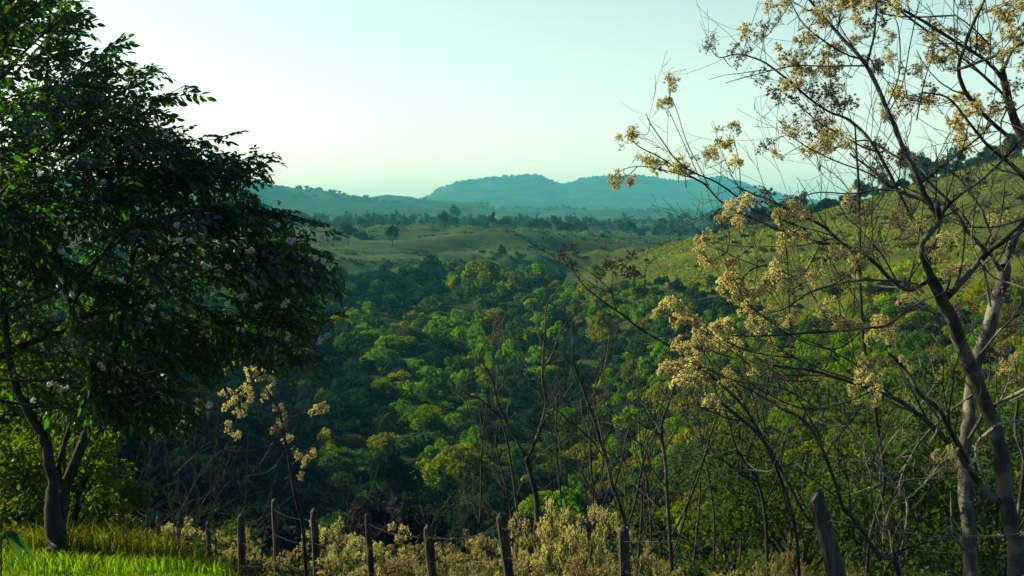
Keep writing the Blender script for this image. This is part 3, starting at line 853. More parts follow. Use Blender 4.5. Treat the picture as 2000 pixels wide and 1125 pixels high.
def cluster_mesh(name, seed, heads, r, spikes, fluff, flat=0.8):
    """a branched dry flower spray of overall radius 0.5 growing up from (0,0,-0.5)"""
    rng = np.random.default_rng(seed); mb = MB()
    nb = int(rng.integers(5, 8)); per = heads // nb
    for b in range(nb):
        a = rng.uniform(0, 6.28); el = rng.uniform(-.2, 1.3)
        c = np.array([math.cos(a) * math.cos(el), math.sin(a) * math.cos(el), math.sin(el) * flat]) * rng.uniform(.22, .34)
        base = np.array([0, 0, -.5])
        tube(mb, smooth_line([base, np.array([0, 0, -.25]) + c * .3, c], 2), np.linspace(.008, .004, 5), 3, 2, cap=False)
        for h in range(per):
            d = unit(rng.normal(size=3) + c * 2.2)
            p = c + d * rng.uniform(.07, .24)
            tube(mb, [c, c * .5 + p * .5 + rng.normal(size=3) * .015, p], .0035, 3, 2, cap=False)
            puff(mb, p, d, r * rng.uniform(.7, 1.2), rng, spikes, 0, 1, .42 if spikes > 8 else .6)
    return mb.mesh(name, [M[fluff], M['core'], M['stalk']])
CL_F = [cluster_mesh("flower_cluster", 500 + k, 58, .088, 17, 'fluff') for k in range(5)]      # full of pale fluff
CL_M = [cluster_mesh("flower_cluster", 520 + k, 54, .076, 11, 'fluff') for k in range(4)]       # half blown
CL_S = [cluster_mesh("flower_cluster", 540 + k, 64, .060, 6, 'fluff_grey') for k in range(4)]  # spent heads
CL = {'F': CL_F, 'M': CL_M, 'S': CL_S}

class Tree:
    """a near tree traced limb by limb: every limb is a branch of its own"""
    def __init__(self, name, base, label, cat, mat, group=None, seed=1):
        self.o = thing(name, base, label, cat, group); self.b = np.asarray(base, float)
        self.mat = mat; self.limbs = []; self.rng = np.random.default_rng(seed); self.tw = MB()
    def limb(self, pts, d0, d1=None, part="branch", label=None, sides=7, rough=.06, twigs=0, tl=(.3, .9), up=.35, mat=None, sub=4):
        """pts: rows of photo column, photo row, half-width in photo pixels"""
        d1 = d0 if d1 is None else d1
        q = smooth_line(pts, sub); n = len(q)
        dd = np.linspace(d0, d1, n) + 0.10 * np.cumsum(self.rng.normal(size=n)) / math.sqrt(n)
        w = np.array([P(a, b, d) for (a, b, _), d in zip(q, dd)])
        r = np.maximum(q[:, 2] * (.72 if part == 'trunk' else .60), .5) / FOC * dd
        jit = np.cumsum(self.rng.normal(size=(n, 3)), axis=0); jit -= np.linspace(0, 1, n)[:, None] * jit[-1]
        w = w + jit * r[:, None] * .14
        mb = MB(); tube(mb, w - self.b, r, sides, rough=rough, rng=self.rng)
        ob = mb.build(part, M[mat or self.mat], self.o, True)
        if label: ob["label"] = label
        self.limbs.append(w)
        for _ in range(int(twigs * .62)):
            k = int(self.rng.integers(1, n - 1)); tg = unit(w[k + 1] - w[k - 1])
            if np.dot(tg, w[-1] - w[0]) < 0: tg = -tg
            dr = unit(tg * self.rng.uniform(.2, 1.0) + self.rng.normal(size=3) * np.array([.6, .5, .6]) + np.array([0, 0, up]))
            self.twig(w[k], dr, self.rng.uniform(*tl), min(r[k] * .45, .0075), 2)
        return w
    def twig(self, p, d, L, r, lev):
        n = max(4, int(L / .09)); rng = self.rng
        pts = [p]; dd = d.copy()
        bend = rng.normal(size=3) * .05
        for k in range(n):
            dd = unit(dd + bend + rng.normal(size=3) * .10 + np.array([0, 0, .03]))
            pts.append(pts[-1] + dd * L / n)
        pts = np.array(pts)
        tube(self.tw, pts - self.b, np.linspace(r, max(r * .4, .0012), len(pts)), 4 if r > .004 else 3, cap=False, tint=.5)
        if lev > 0:
            for k in range(1, len(pts) - 1):
                if rng.random() < .34:
                    self.twig(pts[k], unit(unit(pts[k + 1] - pts[k]) * .8 + rng.normal(size=3) * .55 + np.array([0, 0, .15])), L * rng.uniform(.2, .5), max(r * .6, .0013), lev - 1)
    def cluster(self, px, py, size, kind, d, stalk=True):
        rng = self.rng; c = P(px, py, d); s = size / FOC * d
        ms = CL[kind]
        o = link("flower_cluster", ms[int(rng.integers(len(ms)))], self.o, tuple(c - self.b))
        near = None
        if self.limbs:
            al = np.concatenate(self.limbs); k = np.argmin(np.sum((al - c) ** 2, axis=1)); near = al[k]
        ax = np.array([0, 0, 1.0])
        if near is not None:
            v = c - near; ln = np.linalg.norm(v)
            if ln > .05: ax = unit(v / ln + np.array([0, 0, .6]) + rng.normal(size=3) * .3)
            if stalk and ln < 1.3:
                e = c - ax * s * .5
                mid = (near + e) / 2 + rng.normal(size=3) * .05 * ln - np.array([0, 0, .06 * ln])
                tube(self.tw, smooth_line([near, mid, e], 4) - self.b, np.linspace(.0035, .0018, 9), 3, cap=False)
        q = Vector(ax).to_track_quat('Z', 'Y')
        o.rotation_euler = (q @ Matrix.Rotation(rng.uniform(0, 6.28), 3, 'Z').to_quaternion()).to_euler()
        o.scale = (s, s, s * rng.uniform(.8, 1.1))
        return o
    def finish(self):
        if self.tw.n:
            t = self.tw.build("twigs", M[self.mat], self.o); t["kind"] = "stuff"

def base_at(px, d, extra=0.0):
    x = (px - 1000) / FOC * d
    return np.array([x, d, float(ground(x, d)) + extra])
def row_of(p):
    return HOR - (p[2] - EYE) * FOC / p[1]

# ------------------------------------------------------------------ the flowering tree nearest the camera, right
D = 6.4
b = base_at(2000, D)
A_ = Tree("bare_flowering_tree", b, "nearest bare tree with leaning forked dark trunk and golden fluffy seed heads", "tree", 'bark', seed=11)
A_.limb([(2000, row_of(b) + 15, 27), (1985, 1125, 23), (1972, 1010, 22), (1955, 905, 22), (1925, 800, 20), (1882, 685, 19), (1845, 600, 17), (1818, 545, 15)], D, D - .1, "trunk", sides=10, sub=5)
A_.limb([(1838, 592, 12), (1872, 558, 10), (1930, 492, 9.5), (1975, 452, 8.5), (2040, 395, 8)], D - .1, D - .6, twigs=10)
A_.limb([(1820, 548, 14), (1800, 500, 12), (1795, 482, 11), (1812, 455, 10), (1832, 428, 10), (1829, 395, 9)], D - .1, D - .1, twigs=3)
A_.limb([(1830, 425, 9), (1805, 375, 9), (1770, 300, 8), (1737, 220, 7.5), (1692, 128, 7), (1645, 75, 6), (1607, 30, 5), (1570, -15, 4.5)], D - .1, D + .2, twigs=14, up=.5)
A_.limb([(1692, 128, 4.5), (1702, 95, 4), (1709, 55, 3.5), (1714, -15, 3)], D, D + .2, twigs=5)
A_.limb([(1684, 116, 3.5), (1652, 106, 3), (1610, 80, 3), (1568, 45, 2.5), (1545, 5, 2)], D, D - .3, twigs=7)
A_.limb([(1816, 548, 7), (1775, 565, 7), (1738, 545, 6.5), (1705, 512, 6.5), (1668, 490, 6), (1640, 472, 5.5), (1605, 440, 5), (1560, 420, 4.5), (1520, 398, 4), (1470, 378, 3.5), (1440, 365, 3)], D - .1, D + .3, twigs=22)
A_.limb([(1645, 476, 4.5), (1600, 477, 4.5), (1560, 462, 4), (1525, 452, 4), (1488, 436, 3.5), (1430, 410, 3.5), (1400, 388, 3), (1375, 360, 3), (1330, 335, 2.5), (1290, 308, 2.2), (1250, 287, 2), (1233, 272, 1.5)], D + .1, D + .4, twigs=16, tl=(.15, .5))
A_.limb([(1575, 449, 3.5), (1525, 428, 3.5), (1478, 412, 3.2), (1440, 383, 3), (1400, 355, 3), (1352, 335, 2.5), (1318, 308, 2.2), (1292, 272, 2), (1270, 240, 1.6), (1262, 222, 1)], D + .2, D + .1, twigs=12, tl=(.15, .5))
A_.limb([(1385, 362, 2), (1350, 347, 2), (1300, 333, 1.6), (1255, 325, 1.5), (1220, 330, 1.2), (1198, 345, 1)], D + .3, D + .2, twigs=3, tl=(.1, .2))
A_.limb([(1384, 362, 1.8), (1365, 325, 1.6), (1340, 275, 1.5), (1325, 225, 1.3), (1312, 190, 1)], D + .3, D + .4)
A_.limb([(1365, 345, 1.6), (1345, 300, 1.5), (1322, 250, 1.3), (1306, 215, 1)], D + .2, D + .2)
A_.limb([(1442, 410, 1.8), (1446, 365, 1.6), (1443, 315, 1.5), (1432, 265, 1.2)], D + .2, D + .2, twigs=3, tl=(.1, .3))
A_.limb([(1500, 410, 2), (1455, 378, 1.8), (1430, 345, 1.6), (1412, 300, 1.4)], D + .2, D + .1)
A_.limb([(1962, 992, 12), (1918, 952, 11), (1882, 902, 10), (1845, 858, 9.5), (1802, 818, 8), (1758, 785, 7), (1712, 765, 6), (1655, 745, 5), (1590, 725, 4.5), (1510, 714, 4), (1480, 700, 3)], D, D - .5, twigs=26)
A_.limb([(1892, 905, 9), (1862, 852, 9), (1833, 800, 8), (1796, 768, 7), (1768, 722, 6), (1735, 690, 5)], D, D - .3, twigs=8)
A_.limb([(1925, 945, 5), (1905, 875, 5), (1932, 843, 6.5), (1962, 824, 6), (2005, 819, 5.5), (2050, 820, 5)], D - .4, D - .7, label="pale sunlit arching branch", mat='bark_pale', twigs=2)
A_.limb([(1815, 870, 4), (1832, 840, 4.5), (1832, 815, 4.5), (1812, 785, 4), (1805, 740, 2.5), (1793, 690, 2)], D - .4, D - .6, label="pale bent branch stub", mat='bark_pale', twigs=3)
A_.limb([(1792, 555, 4), (1740, 549, 4), (1690, 547, 3.6), (1635, 555, 3.3), (1580, 572, 3), (1535, 602, 2.2), (1500, 612, 1.8)], D - .2, D - .5, twigs=14)
A_.limb([(1805, 585, 3.5), (1770, 608, 3.5), (1735, 635, 4), (1697, 640, 4.5), (1655, 645, 4), (1600, 648, 4), (1540, 653, 4), (1470, 657, 3.5), (1430, 655, 2.5)], D - .3, D - .7, label="pale-tipped level branch", twigs=14)
A_.limb([(1660, 640, 2), (1668, 590, 2), (1672, 520, 2), (1690, 455, 1.8), (1685, 390, 1.5)], D - .4, D - .3, twigs=4)
A_.limb([(1545, 725, 2.2), (1543, 660, 2.3), (1541, 590, 2.2), (1538, 520, 2), (1532, 450, 1.5)], D - .4, D - .2, twigs=4)
A_.limb([(1600, 478, 2.2), (1590, 500, 2.4), (1560, 540, 2.4), (1505, 520, 3), (1470, 525, 3), (1448, 545, 2)], D - .2, D - .3, twigs=6)
A_.limb([(1840, 416, 5), (1868, 388, 4.8), (1905, 360, 4.5), (1945, 328, 4.2), (1985, 285, 4), (2030, 235, 4)], D - .1, D - .4, twigs=12)
A_.limb([(1815, 468, 6), (1790, 440, 5.5), (1768, 405, 5.5), (1752, 372, 5.5), (1738, 345, 6), (1715, 300, 5.5), (1690, 265, 5), (1655, 235, 4.5), (1620, 220, 4), (1575, 190, 4), (1530, 150, 3.5), (1485, 118, 3), (1440, 106, 2.2), (1405, 112, 1.6), (1385, 92, 1)], D + .2, D + .5, twigs=26)
A_.limb([(1722, 298, 3), (1690, 290, 3), (1640, 262, 2.6), (1600, 240, 2.3), (1560, 205, 2), (1535, 185, 1.5)], D + .3, D + .6, twigs=12)
A_.limb([(1748, 372, 3), (1700, 340, 2.6), (1640, 318, 2.4), (1580, 290, 2.2), (1540, 265, 1.8), (1510, 275, 1)], D + .3, D + .1, twigs=10)
A_.limb([(1770, 375, 3), (1720, 370, 3), (1660, 378, 2.6), (1600, 375, 2.3), (1560, 385, 2), (1520, 390, 1.5)], D + .1, D + .4, twigs=10)
A_.limb([(1700, 765, 2.5), (1640, 790, 2.6), (1575, 800, 2.4), (1500, 770, 2), (1440, 730, 1.5)], D - .3, D - .6, twigs=10)
A_.limb([(1690, 640, 2.4), (1640, 680, 2.4), (1580, 672, 2.2), (1520, 640, 2), (1460, 590, 1.6), (1435, 545, 1.2)], D - .5, D - .7, twigs=10)
A_.limb([(1560, 700, 2.4), (1480, 690, 2.3), (1420, 668, 2), (1360, 640, 1.8), (1300, 612, 1.3)], D - .5, D - .6, twigs=12)
A_.limb([(1600, 745, 2.4), (1520, 740, 2.4), (1450, 705, 2.2), (1390, 685, 2), (1340, 650, 1.5)], D - .5, D - .4, twigs=10)
A_.limb([(1600, 800, 2.4), (1530, 760, 2.4), (1440, 745, 2), (1380, 720, 1.8), (1325, 700, 1.2)], D - .4, D - .6, twigs=10)
A_.limb([(1480, 520, 1.8), (1430, 500, 1.8), (1390, 475, 1.6), (1362, 450, 1.5), (1342, 425, 1.6)], D - .3, D - .2, twigs=3, tl=(.1, .3))

def put(tree, rows, d):
    for px, py, s, k in rows:
        tree.cluster(px, py, s * 1.0, k, d + tree.rng.normal() * .22)
put(A_, [(1305, 165, 56, 'M'), (1300, 205, 40, 'F'), (1240, 262, 46, 'F'), (1212, 278, 40, 'M'), (1205, 350, 44, 'F'), (1228, 350, 34, 'F'),
         (1285, 320, 58, 'F'), (1325, 328, 58, 'F'), (1262, 305, 44, 'M'), (1340, 345, 46, 'M'), (1372, 312, 48, 'M'), (1390, 300, 46, 'F'),
         (1425, 258, 56, 'M'), (1418, 290, 46, 'F'), (1432, 318, 44, 'F'), (1405, 275, 30, 'S'),
         (1395, 84, 44, 'S'), (1375, 100, 24, 'S'), (1462, 72, 62, 'M'), (1490, 62, 50, 'S'), (1448, 105, 58, 'S'), (1440, 120, 40, 'S'), (1505, 20, 56, 'M'), (1540, 12, 44, 'F'), (1520, 45, 36, 'S'),
         (1545, 112, 84, 'M'), (1582, 82, 74, 'M'), (1528, 192, 74, 'S'), (1590, 142, 86, 'M'), (1612, 190, 70, 'S'), (1560, 155, 70, 'F'), (1620, 105, 64, 'F'), (1645, 142, 74, 'M'), (1640, 190, 80, 'S'),
         (1650, 20, 84, 'F'), (1692, 15, 56, 'F'), (1670, 55, 64, 'M'), (1680, 85, 50, 'M'), (1580, 230, 76, 'S'), (1618, 262, 60, 'M'), (1545, 240, 50, 'S'), (1498, 292, 50, 'S'), (1520, 300, 36, 'M'), (1590, 290, 40, 'M')], D + .25)
put(A_, [(1375, 470, 44, 'F'), (1368, 498, 46, 'F'), (1388, 510, 40, 'F'), (1425, 412, 46, 'F'), (1460, 398, 50, 'F'), (1440, 436, 40, 'F'), (1410, 430, 30, 'F'),
         (1540, 435, 68, 'F'), (1552, 470, 66, 'F'), (1528, 488, 44, 'F'), (1502, 385, 74, 'S'), (1548, 398, 56, 'S'), (1520, 420, 40, 'M'),
         (1430, 522, 52, 'F'), (1422, 552, 56, 'F'), (1448, 590, 76, 'F'), (1420, 640, 66, 'F'), (1478, 572, 70, 'M'), (1502, 628, 70, 'M'), (1470, 640, 50, 'F'), (1440, 545, 50, 'F'), (1465, 610, 60, 'F'),
         (1310, 603, 50, 'F'), (1338, 612, 46, 'F'), (1288, 612, 36, 'M'), (1322, 628, 36, 'F'), (1360, 628, 30, 'F'),
         (1405, 655, 70, 'F'), (1420, 682, 62, 'F'), (1395, 675, 50, 'F'), (1332, 690, 62, 'F'), (1312, 722, 52, 'F'), (1352, 712, 68, 'F'), (1340, 748, 58, 'F'), (1375, 735, 56, 'M'), (1392, 782, 48, 'M'), (1372, 655, 58, 'M'), (1355, 665, 46, 'F'), (1370, 770, 40, 'M'),
         (1552, 560, 52, 'S'), (1535, 628, 34, 'F'), (1600, 520, 52, 'M'), (1590, 545, 40, 'F'), (1620, 600, 54, 'M'), (1640, 632, 50, 'M'), (1672, 515, 50, 'F'), (1692, 498, 46, 'M'), (1675, 530, 36, 'F'), (1600, 570, 40, 'M'),
         (1722, 640, 60, 'F'), (1742, 662, 50, 'M'), (1698, 702, 44, 'F'), (1705, 665, 40, 'M'), (1700, 742, 70, 'F'), (1672, 768, 48, 'F'), (1712, 782, 44, 'F'), (1688, 728, 52, 'F'), (1690, 790, 36, 'M'),
         (1795, 572, 25, 'F'), (1778, 718, 26, 'F'), (1765, 700, 22, 'F'), (1852, 902, 52, 'M'), (1832, 888, 36, 'M'), (1862, 880, 36, 'M'), (1840, 918, 26, 'M'),
         (1840, 468, 46, 'M'), (1812, 505, 52, 'S'), (1840, 520, 50, 'M'), (1870, 470, 40, 'M'), (1860, 540, 40, 'S')], D - .3)
XR = random.Random(5)
def crowd(tree, x0, x1, y0, y1, n, d, kinds):
    """more seed heads at the ends of the tree's own limbs inside a part of its crown"""
    k = 0
    while k < n:
        w = tree.limbs[XR.randrange(len(tree.limbs))]; p = w[XR.randrange(len(w) // 3, len(w))]
        px, py = 1000 + p[0] / p[1] * FOC + XR.gauss(0, 34), row_of(p) + XR.gauss(-6, 32)
        if not (x0 < px < x1 and y0 < py < y1): 
            if XR.random() < .002: k += 1
            continue
        tree.cluster(px, py, XR.uniform(40, 76), XR.choice(kinds), p[1] + XR.gauss(0, .12)); k += 1
crowd(A_, 1470, 1740, -30, 330, 20, D, 'MMSSF')
crowd(A_, 1330, 1720, 480, 760, 14, D, 'MMSF')
crowd(A_, 1480, 1850, 340, 620, 12, D, 'SSM')
A_.finish()

# ------------------------------------------------------------------ tree whose trunk stands outside the frame, top right
G_ = Tree("bare_flowering_tree", base_at(2190, 8.2), "bare flowering tree reaching in from the right edge with crossing dark upper limbs", "tree", 'bark', seed=12)
gb = row_of(G_.b)
G_.limb([(2190, gb + 12, 30), (2170, 900, 26), (2130, 620, 22), (2085, 430, 18), (2030, 330, 15), (1985, 245, 12), (1966, 165, 10), (1958, 135, 8)], 8.2, 7.9, "trunk", sides=9, twigs=8)
G_.limb([(1968, 165, 7), (1940, 135, 6.5), (1915, 112, 6), (1862, 78, 5.5), (1800, 40, 5), (1755, 15, 4.5), (1705, 0, 4)], 7.9, 7.6, twigs=14)
G_.limb([(1975, 200, 5), (1925, 150, 5), (1880, 112, 4.5), (1830, 75, 4), (1770, 30, 3.5), (1715, -12, 3)], 8.1, 8.2, twigs=12)
G_.limb([(2030, 300, 8), (1965, 262, 7), (1905, 205, 7), (1880, 165, 7), (1872, 130, 6.5), (1885, 90, 6), (1900, 50, 5), (1920, 5, 4), (1930, -20, 4)], 7.8, 7.5, twigs=9)
G_.limb([(1872, 134, 5), (1905, 122, 5), (1950, 105, 5), (2010, 78, 5), (2060, 60, 5)], 7.6, 7.4, twigs=6)
G_.limb([(1720, 25, 3), (1760, 32, 3), (1800, 34, 3), (1860, 31, 3), (1868, 32, 2.5), (1905, 60, 2.5), (1940, 95, 2.5)], 8.0, 7.8, twigs=6)
G_.limb([(1960, 140, 5), (1980, 95, 5), (2000, 60, 4), (2025, 20, 4)], 7.9, 7.8, twigs=4)
G_.limb([(1730, 215, 2.2), (1755, 150, 2.2), (1758, 90, 2.2), (1752, 45, 2), (1742, 30, 1.5)], 7.4, 7.4, twigs=2)
G_.limb([(1725, 240, 2.4), (1762, 165, 2.2), (1775, 100, 2), (1788, 35, 1.8), (1800, -10, 1.5)], 7.2, 7.4, twigs=4)
G_.limb([(1790, 235, 2.4), (1805, 160, 2.2), (1820, 110, 2), (1822, 60, 1.8)], 7.2, 7.3, twigs=3)
G_.limb([(2040, 395, 7), (1985, 330, 6), (1930, 285, 5.5), (1890, 235, 4.5), (1850, 190, 3.5), (1800, 180, 2.5)], 7.7, 7.3, twigs=14)
put(G_, [(1760, 188, 80, 'M'), (1800, 178, 74, 'S'), (1740, 218, 62, 'M'), (1830, 208, 64, 'M'), (1780, 210, 60, 'S'), (1888, 196, 56, 'F'), (1898, 228, 66, 'F'), (1882, 262, 56, 'F'), (1938, 228, 56, 'M'), (1870, 240, 44, 'F'), (1890, 290, 44, 'F'), (1915, 262, 50, 'M'), (1930, 200, 50, 'S'), (1960, 215, 60, 'S'),
         (1960, 30, 74, 'F'), (1982, 68, 66, 'F'), (1922, 22, 50, 'M'), (1850, 68, 50, 'M'), (1832, 108, 54, 'S'), (1992, 20, 60, 'F'), (1942, 108, 56, 'M'), (1972, 168, 62, 'S'), (1975, 105, 50, 'M'), (1905, 90, 44, 'S'), (1830, 60, 34, 'M'), (1848, 130, 46, 'S'), (1990, 130, 60, 'M'), (1890, 10, 40, 'S')], 7.6)
crowd(G_, 1730, 2010, -30, 330, 12, 7.6, 'MMSSF')
G_.finish()

# ------------------------------------------------------------------ second trunk, right
B_ = Tree("bare_tree", base_at(1900, 9.2), "bare tree with straight grey trunk, left edge sunlit, behind the nearest leaning trunk", "tree", 'bark_mid', seed=13)
bb = row_of(B_.b)
B_.limb([(1900, bb + 10, 23), (1898, 1120, 20), (1894, 1000, 19.5), (1888, 900, 18.5), (1893, 820, 18), (1905, 730, 18), (1925, 650, 18), (1945, 575, 18), (1962, 520, 17)], 9.2, 9.2, "trunk", sides=10, sub=5)
B_.limb([(1962, 522, 13), (1975, 480, 13), (1992, 440, 13), (2030, 380, 12), (2060, 330, 11)], 9.2, 9.4)
B_.limb([(1955, 530, 8), (1938, 500, 8), (1915, 478, 7.5), (1890, 452, 7.5), (1870, 420, 7), (1852, 400, 7), (1815, 392, 7), (1775, 380, 6), (1745, 368, 5), (1700, 330, 4), (1660, 300, 3)], 9.2, 8.8, twigs=22)
B_.limb([(1905, 455, 4), (1875, 415, 4), (1830, 372, 4.5), (1785, 330, 4), (1740, 300, 3.5), (1690, 275, 3), (1630, 290, 2.5), (1580, 300, 2)], 9.1, 9.2, twigs=20)
B_.limb([(1940, 480, 5), (1920, 420, 5), (1890, 370, 4.5), (1850, 330, 4), (1800, 320, 3.5), (1770, 300, 3)], 9.4, 9.6, twigs=16)
B_.limb([(1935, 600, 5), (1925, 545, 5), (1918, 520, 3.5), (1898, 470, 3), (1905, 400, 2.6), (1912, 330, 2.2)], 9.1, 9.0, twigs=8, mat='bark_pale')
B_.limb([(1890, 860, 6), (1930, 800, 6), (1975, 775, 6), (2040, 740, 6)], 9.2, 8.8, twigs=10)
B_.limb([(1893, 1075, 7), (1872, 1060, 6), (1860, 1035, 5), (1858, 990, 4), (1857, 960, 2)], 9.1, 9.0)
B_.limb([(1900, 770, 4), (1860, 800, 4), (1800, 860, 4), (1760, 920, 3.5), (1700, 960, 3)], 9.2, 9.5, twigs=16)
B_.limb([(1915, 690, 4), (1960, 640, 4), (2020, 590, 4)], 9.1, 9.0, twigs=12)
B_.limb([(1920, 670, 3.5), (1870, 620, 3.5), (1820, 610, 3), (1760, 590, 2.6), (1700, 600, 2)], 9.3, 9.6, twigs=16)
put(B_, [(1960, 718, 40, 'M'), (1985, 700, 30, 'F'), (1975, 620, 54, 'S'), (1950, 690, 54, 'S'), (1990, 745, 40, 'F'), (1880, 560, 54, 'S'), (1930, 520, 46, 'S'), (1905, 965, 50, 'S'), (1830, 690, 50, 'S'), (1720, 340, 60, 'S'), (1700, 430, 60, 'S'), (1740, 445, 66, 'S'), (1780, 470, 60, 'S'), (1670, 380, 44, 'M'), (1655, 395, 34, 'F')], 9.1)
crowd(B_, 1600, 2000, 300, 760, 12, 9, 'SSM')
B_.finish()

# ------------------------------------------------------------------ slimmer bare trees behind, right
def slim(name, px, d, label, seed, limbs, mat='bark', cl=(), group=None, base_px=None):
    t = Tree(name, base_at(px if base_px is None else base_px, d), label, "tree", mat, group, seed)
    t0 = row_of(t.b)
    for k, (pts, part, tw) in enumerate(limbs):
        pts = [(a, b_, c * (.72 if d < 12.4 else .80)) for (a, b_, c) in pts]
        if k == 0 and t0 > pts[0][1]:
            pts = [(px if base_px is None else base_px, t0 + 8, pts[0][2] * 1.15)] + pts
        t.limb(pts, d + (k % 3 - 1) * .12, d + (k % 4 - 1.5) * .3, part, twigs=tw, sides=7, tl=(.3, 1.1))
    if cl: put(t, cl, d)
    t.finish(); return t
slim("bare_tree", 1692, 11.5, "slender upright bare tree, a dark pole crossing the sunny meadow", 21, [
    ([(1692, 1125, 7), (1700, 1040, 7), (1726, 950, 7), (1716, 850, 7), (1703, 760, 7), (1688, 670, 6.5), (1682, 560, 6), (1680, 450, 5.5), (1678, 370, 5), (1672, 290, 4), (1670, 245, 3)], "trunk", 16),
    ([(1716, 850, 3), (1750, 800, 3), (1790, 740, 2.5)], "branch", 10), ([(1685, 600, 3), (1640, 540, 2.5), (1600, 470, 2)], "branch", 10),
    ([(1680, 440, 2.5), (1720, 390, 2.2), (1750, 330, 1.8)], "branch", 8), ([(1679, 400, 2.5), (1640, 350, 2.2), (1600, 320, 1.6)], "branch", 8)], 'bark_dark', [(1650, 480, 60, 'S'), (1720, 480, 70, 'S'), (1745, 430, 60, 'S'), (1770, 400, 50, 'S')])
slim("bare_tree", 1640, 10.2, "leaning bluish bare tree that passes behind the thick split post", 22, [
    ([(1605, 1060, 7), (1570, 1005, 6.5), (1538, 945, 6.5), (1510, 895, 7), (1480, 845, 7), (1440, 812, 7), (1408, 786, 6)], "trunk", 10),
    ([(1480, 845, 4), (1478, 800, 4), (1462, 750, 4), (1455, 720, 3), (1440, 680, 2)], "branch", 8),
    ([(1410, 788, 3), (1385, 740, 3), (1350, 700, 2)], "branch", 8), ([(1440, 812, 3), (1400, 812, 2.6), (1340, 800, 2.2), (1290, 770, 1.6)], "branch", 10),
    ([(1520, 910, 3.5), (1500, 860, 3.5), (1490, 800, 3), (1500, 740, 2.5)], "branch", 10)], 'bark', base_px=1650)
slim("bare_tree", 1750, 8.3, "bare tree forking low from a slanting grey stem right of the thick post", 23, [
    ([(1755, 1118, 10), (1720, 1085, 9), (1698, 1055, 8.5), (1668, 1012, 8), (1648, 990, 7.5), (1632, 945, 6.5), (1610, 890, 6), (1585, 840, 5.5), (1560, 815, 5), (1528, 800, 4.5), (1480, 770, 3.5), (1440, 750, 2.5)], "trunk", 18),
    ([(1640, 975, 4), (1600, 945, 4), (1560, 920, 3.5), (1510, 905, 3), (1455, 890, 2.5), (1410, 880, 2)], "branch", 14),
    ([(1612, 895, 4), (1600, 850, 4), (1582, 820, 4), (1560, 780, 3.5), (1545, 740, 2.5)], "branch", 10),
    ([(1610, 890, 3), (1640, 850, 3), (1668, 815, 3), (1690, 780, 2.2)], "branch", 8),
    ([(1725, 1090, 5), (1760, 1075, 5), (1810, 1060, 4), (1870, 1050, 3)], "branch", 8)], 'bark', [(1480, 765, 40, 'M')])
slim("bare_tree", 1770, 9.8, "thin bare tree with kinked pale stem between thick post and grey trunk", 24, [
    ([(1758, 1100, 5), (1765, 1060, 5), (1772, 1010, 5), (1770, 972, 5), (1745, 942, 5), (1715, 905, 4.5), (1690, 870, 4), (1655, 820, 4), (1640, 780, 3), (1610, 740, 2.2)], "trunk", 16),
    ([(1745, 1100, 4), (1740, 1050, 4), (1728, 1000, 4), (1720, 950, 3.5), (1718, 900, 2.5)], "stem", 10),
    ([(1720, 960, 3), (1695, 940, 3), (1670, 920, 2.6), (1655, 905, 2)], "branch", 8),
    ([(1770, 975, 3), (1810, 940, 3), (1840, 900, 2.6), (1880, 850, 2)], "branch", 14),
    ([(1715, 905, 2.5), (1740, 860, 2.5), (1790, 800, 2.2), (1830, 745, 1.8)], "branch", 12)], 'bark_pale')
slim("bare_tree", 1985, 10.5, "bare tree half hidden behind the nearest trunk with limbs fanning to the right edge", 25, [
    ([(1975, 1125, 9), (1990, 1000, 8), (2000, 900, 7), (1985, 840, 6), (1990, 760, 5), (1975, 680, 4)], "trunk", 14),
    ([(1990, 880, 5), (1955, 850, 5), (1925, 800, 4), (1935, 720, 3), (1925, 640, 2.5)], "branch", 14),
    ([(2000, 900, 5), (2030, 830, 5), (2040, 760, 4)], "branch", 6)], 'bark')
slim("bare_tree", 1460, 12.5, "dim bare tree with a crooked trunk left of the thick split post", 26, [
    ([(1500, 1125, 6), (1498, 1040, 6), (1490, 980, 6), (1475, 930, 5), (1440, 880, 4), (1425, 830, 3), (1415, 790, 2)], "trunk", 14),
    ([(1490, 990, 4), (1515, 940, 4), (1525, 900, 4), (1530, 870, 3), (1550, 840, 2)], "branch", 10),
    ([(1480, 950, 3), (1440, 920, 3), (1400, 890, 2.4), (1370, 850, 2)], "branch", 10)], 'bark_dark', base_px=1505)

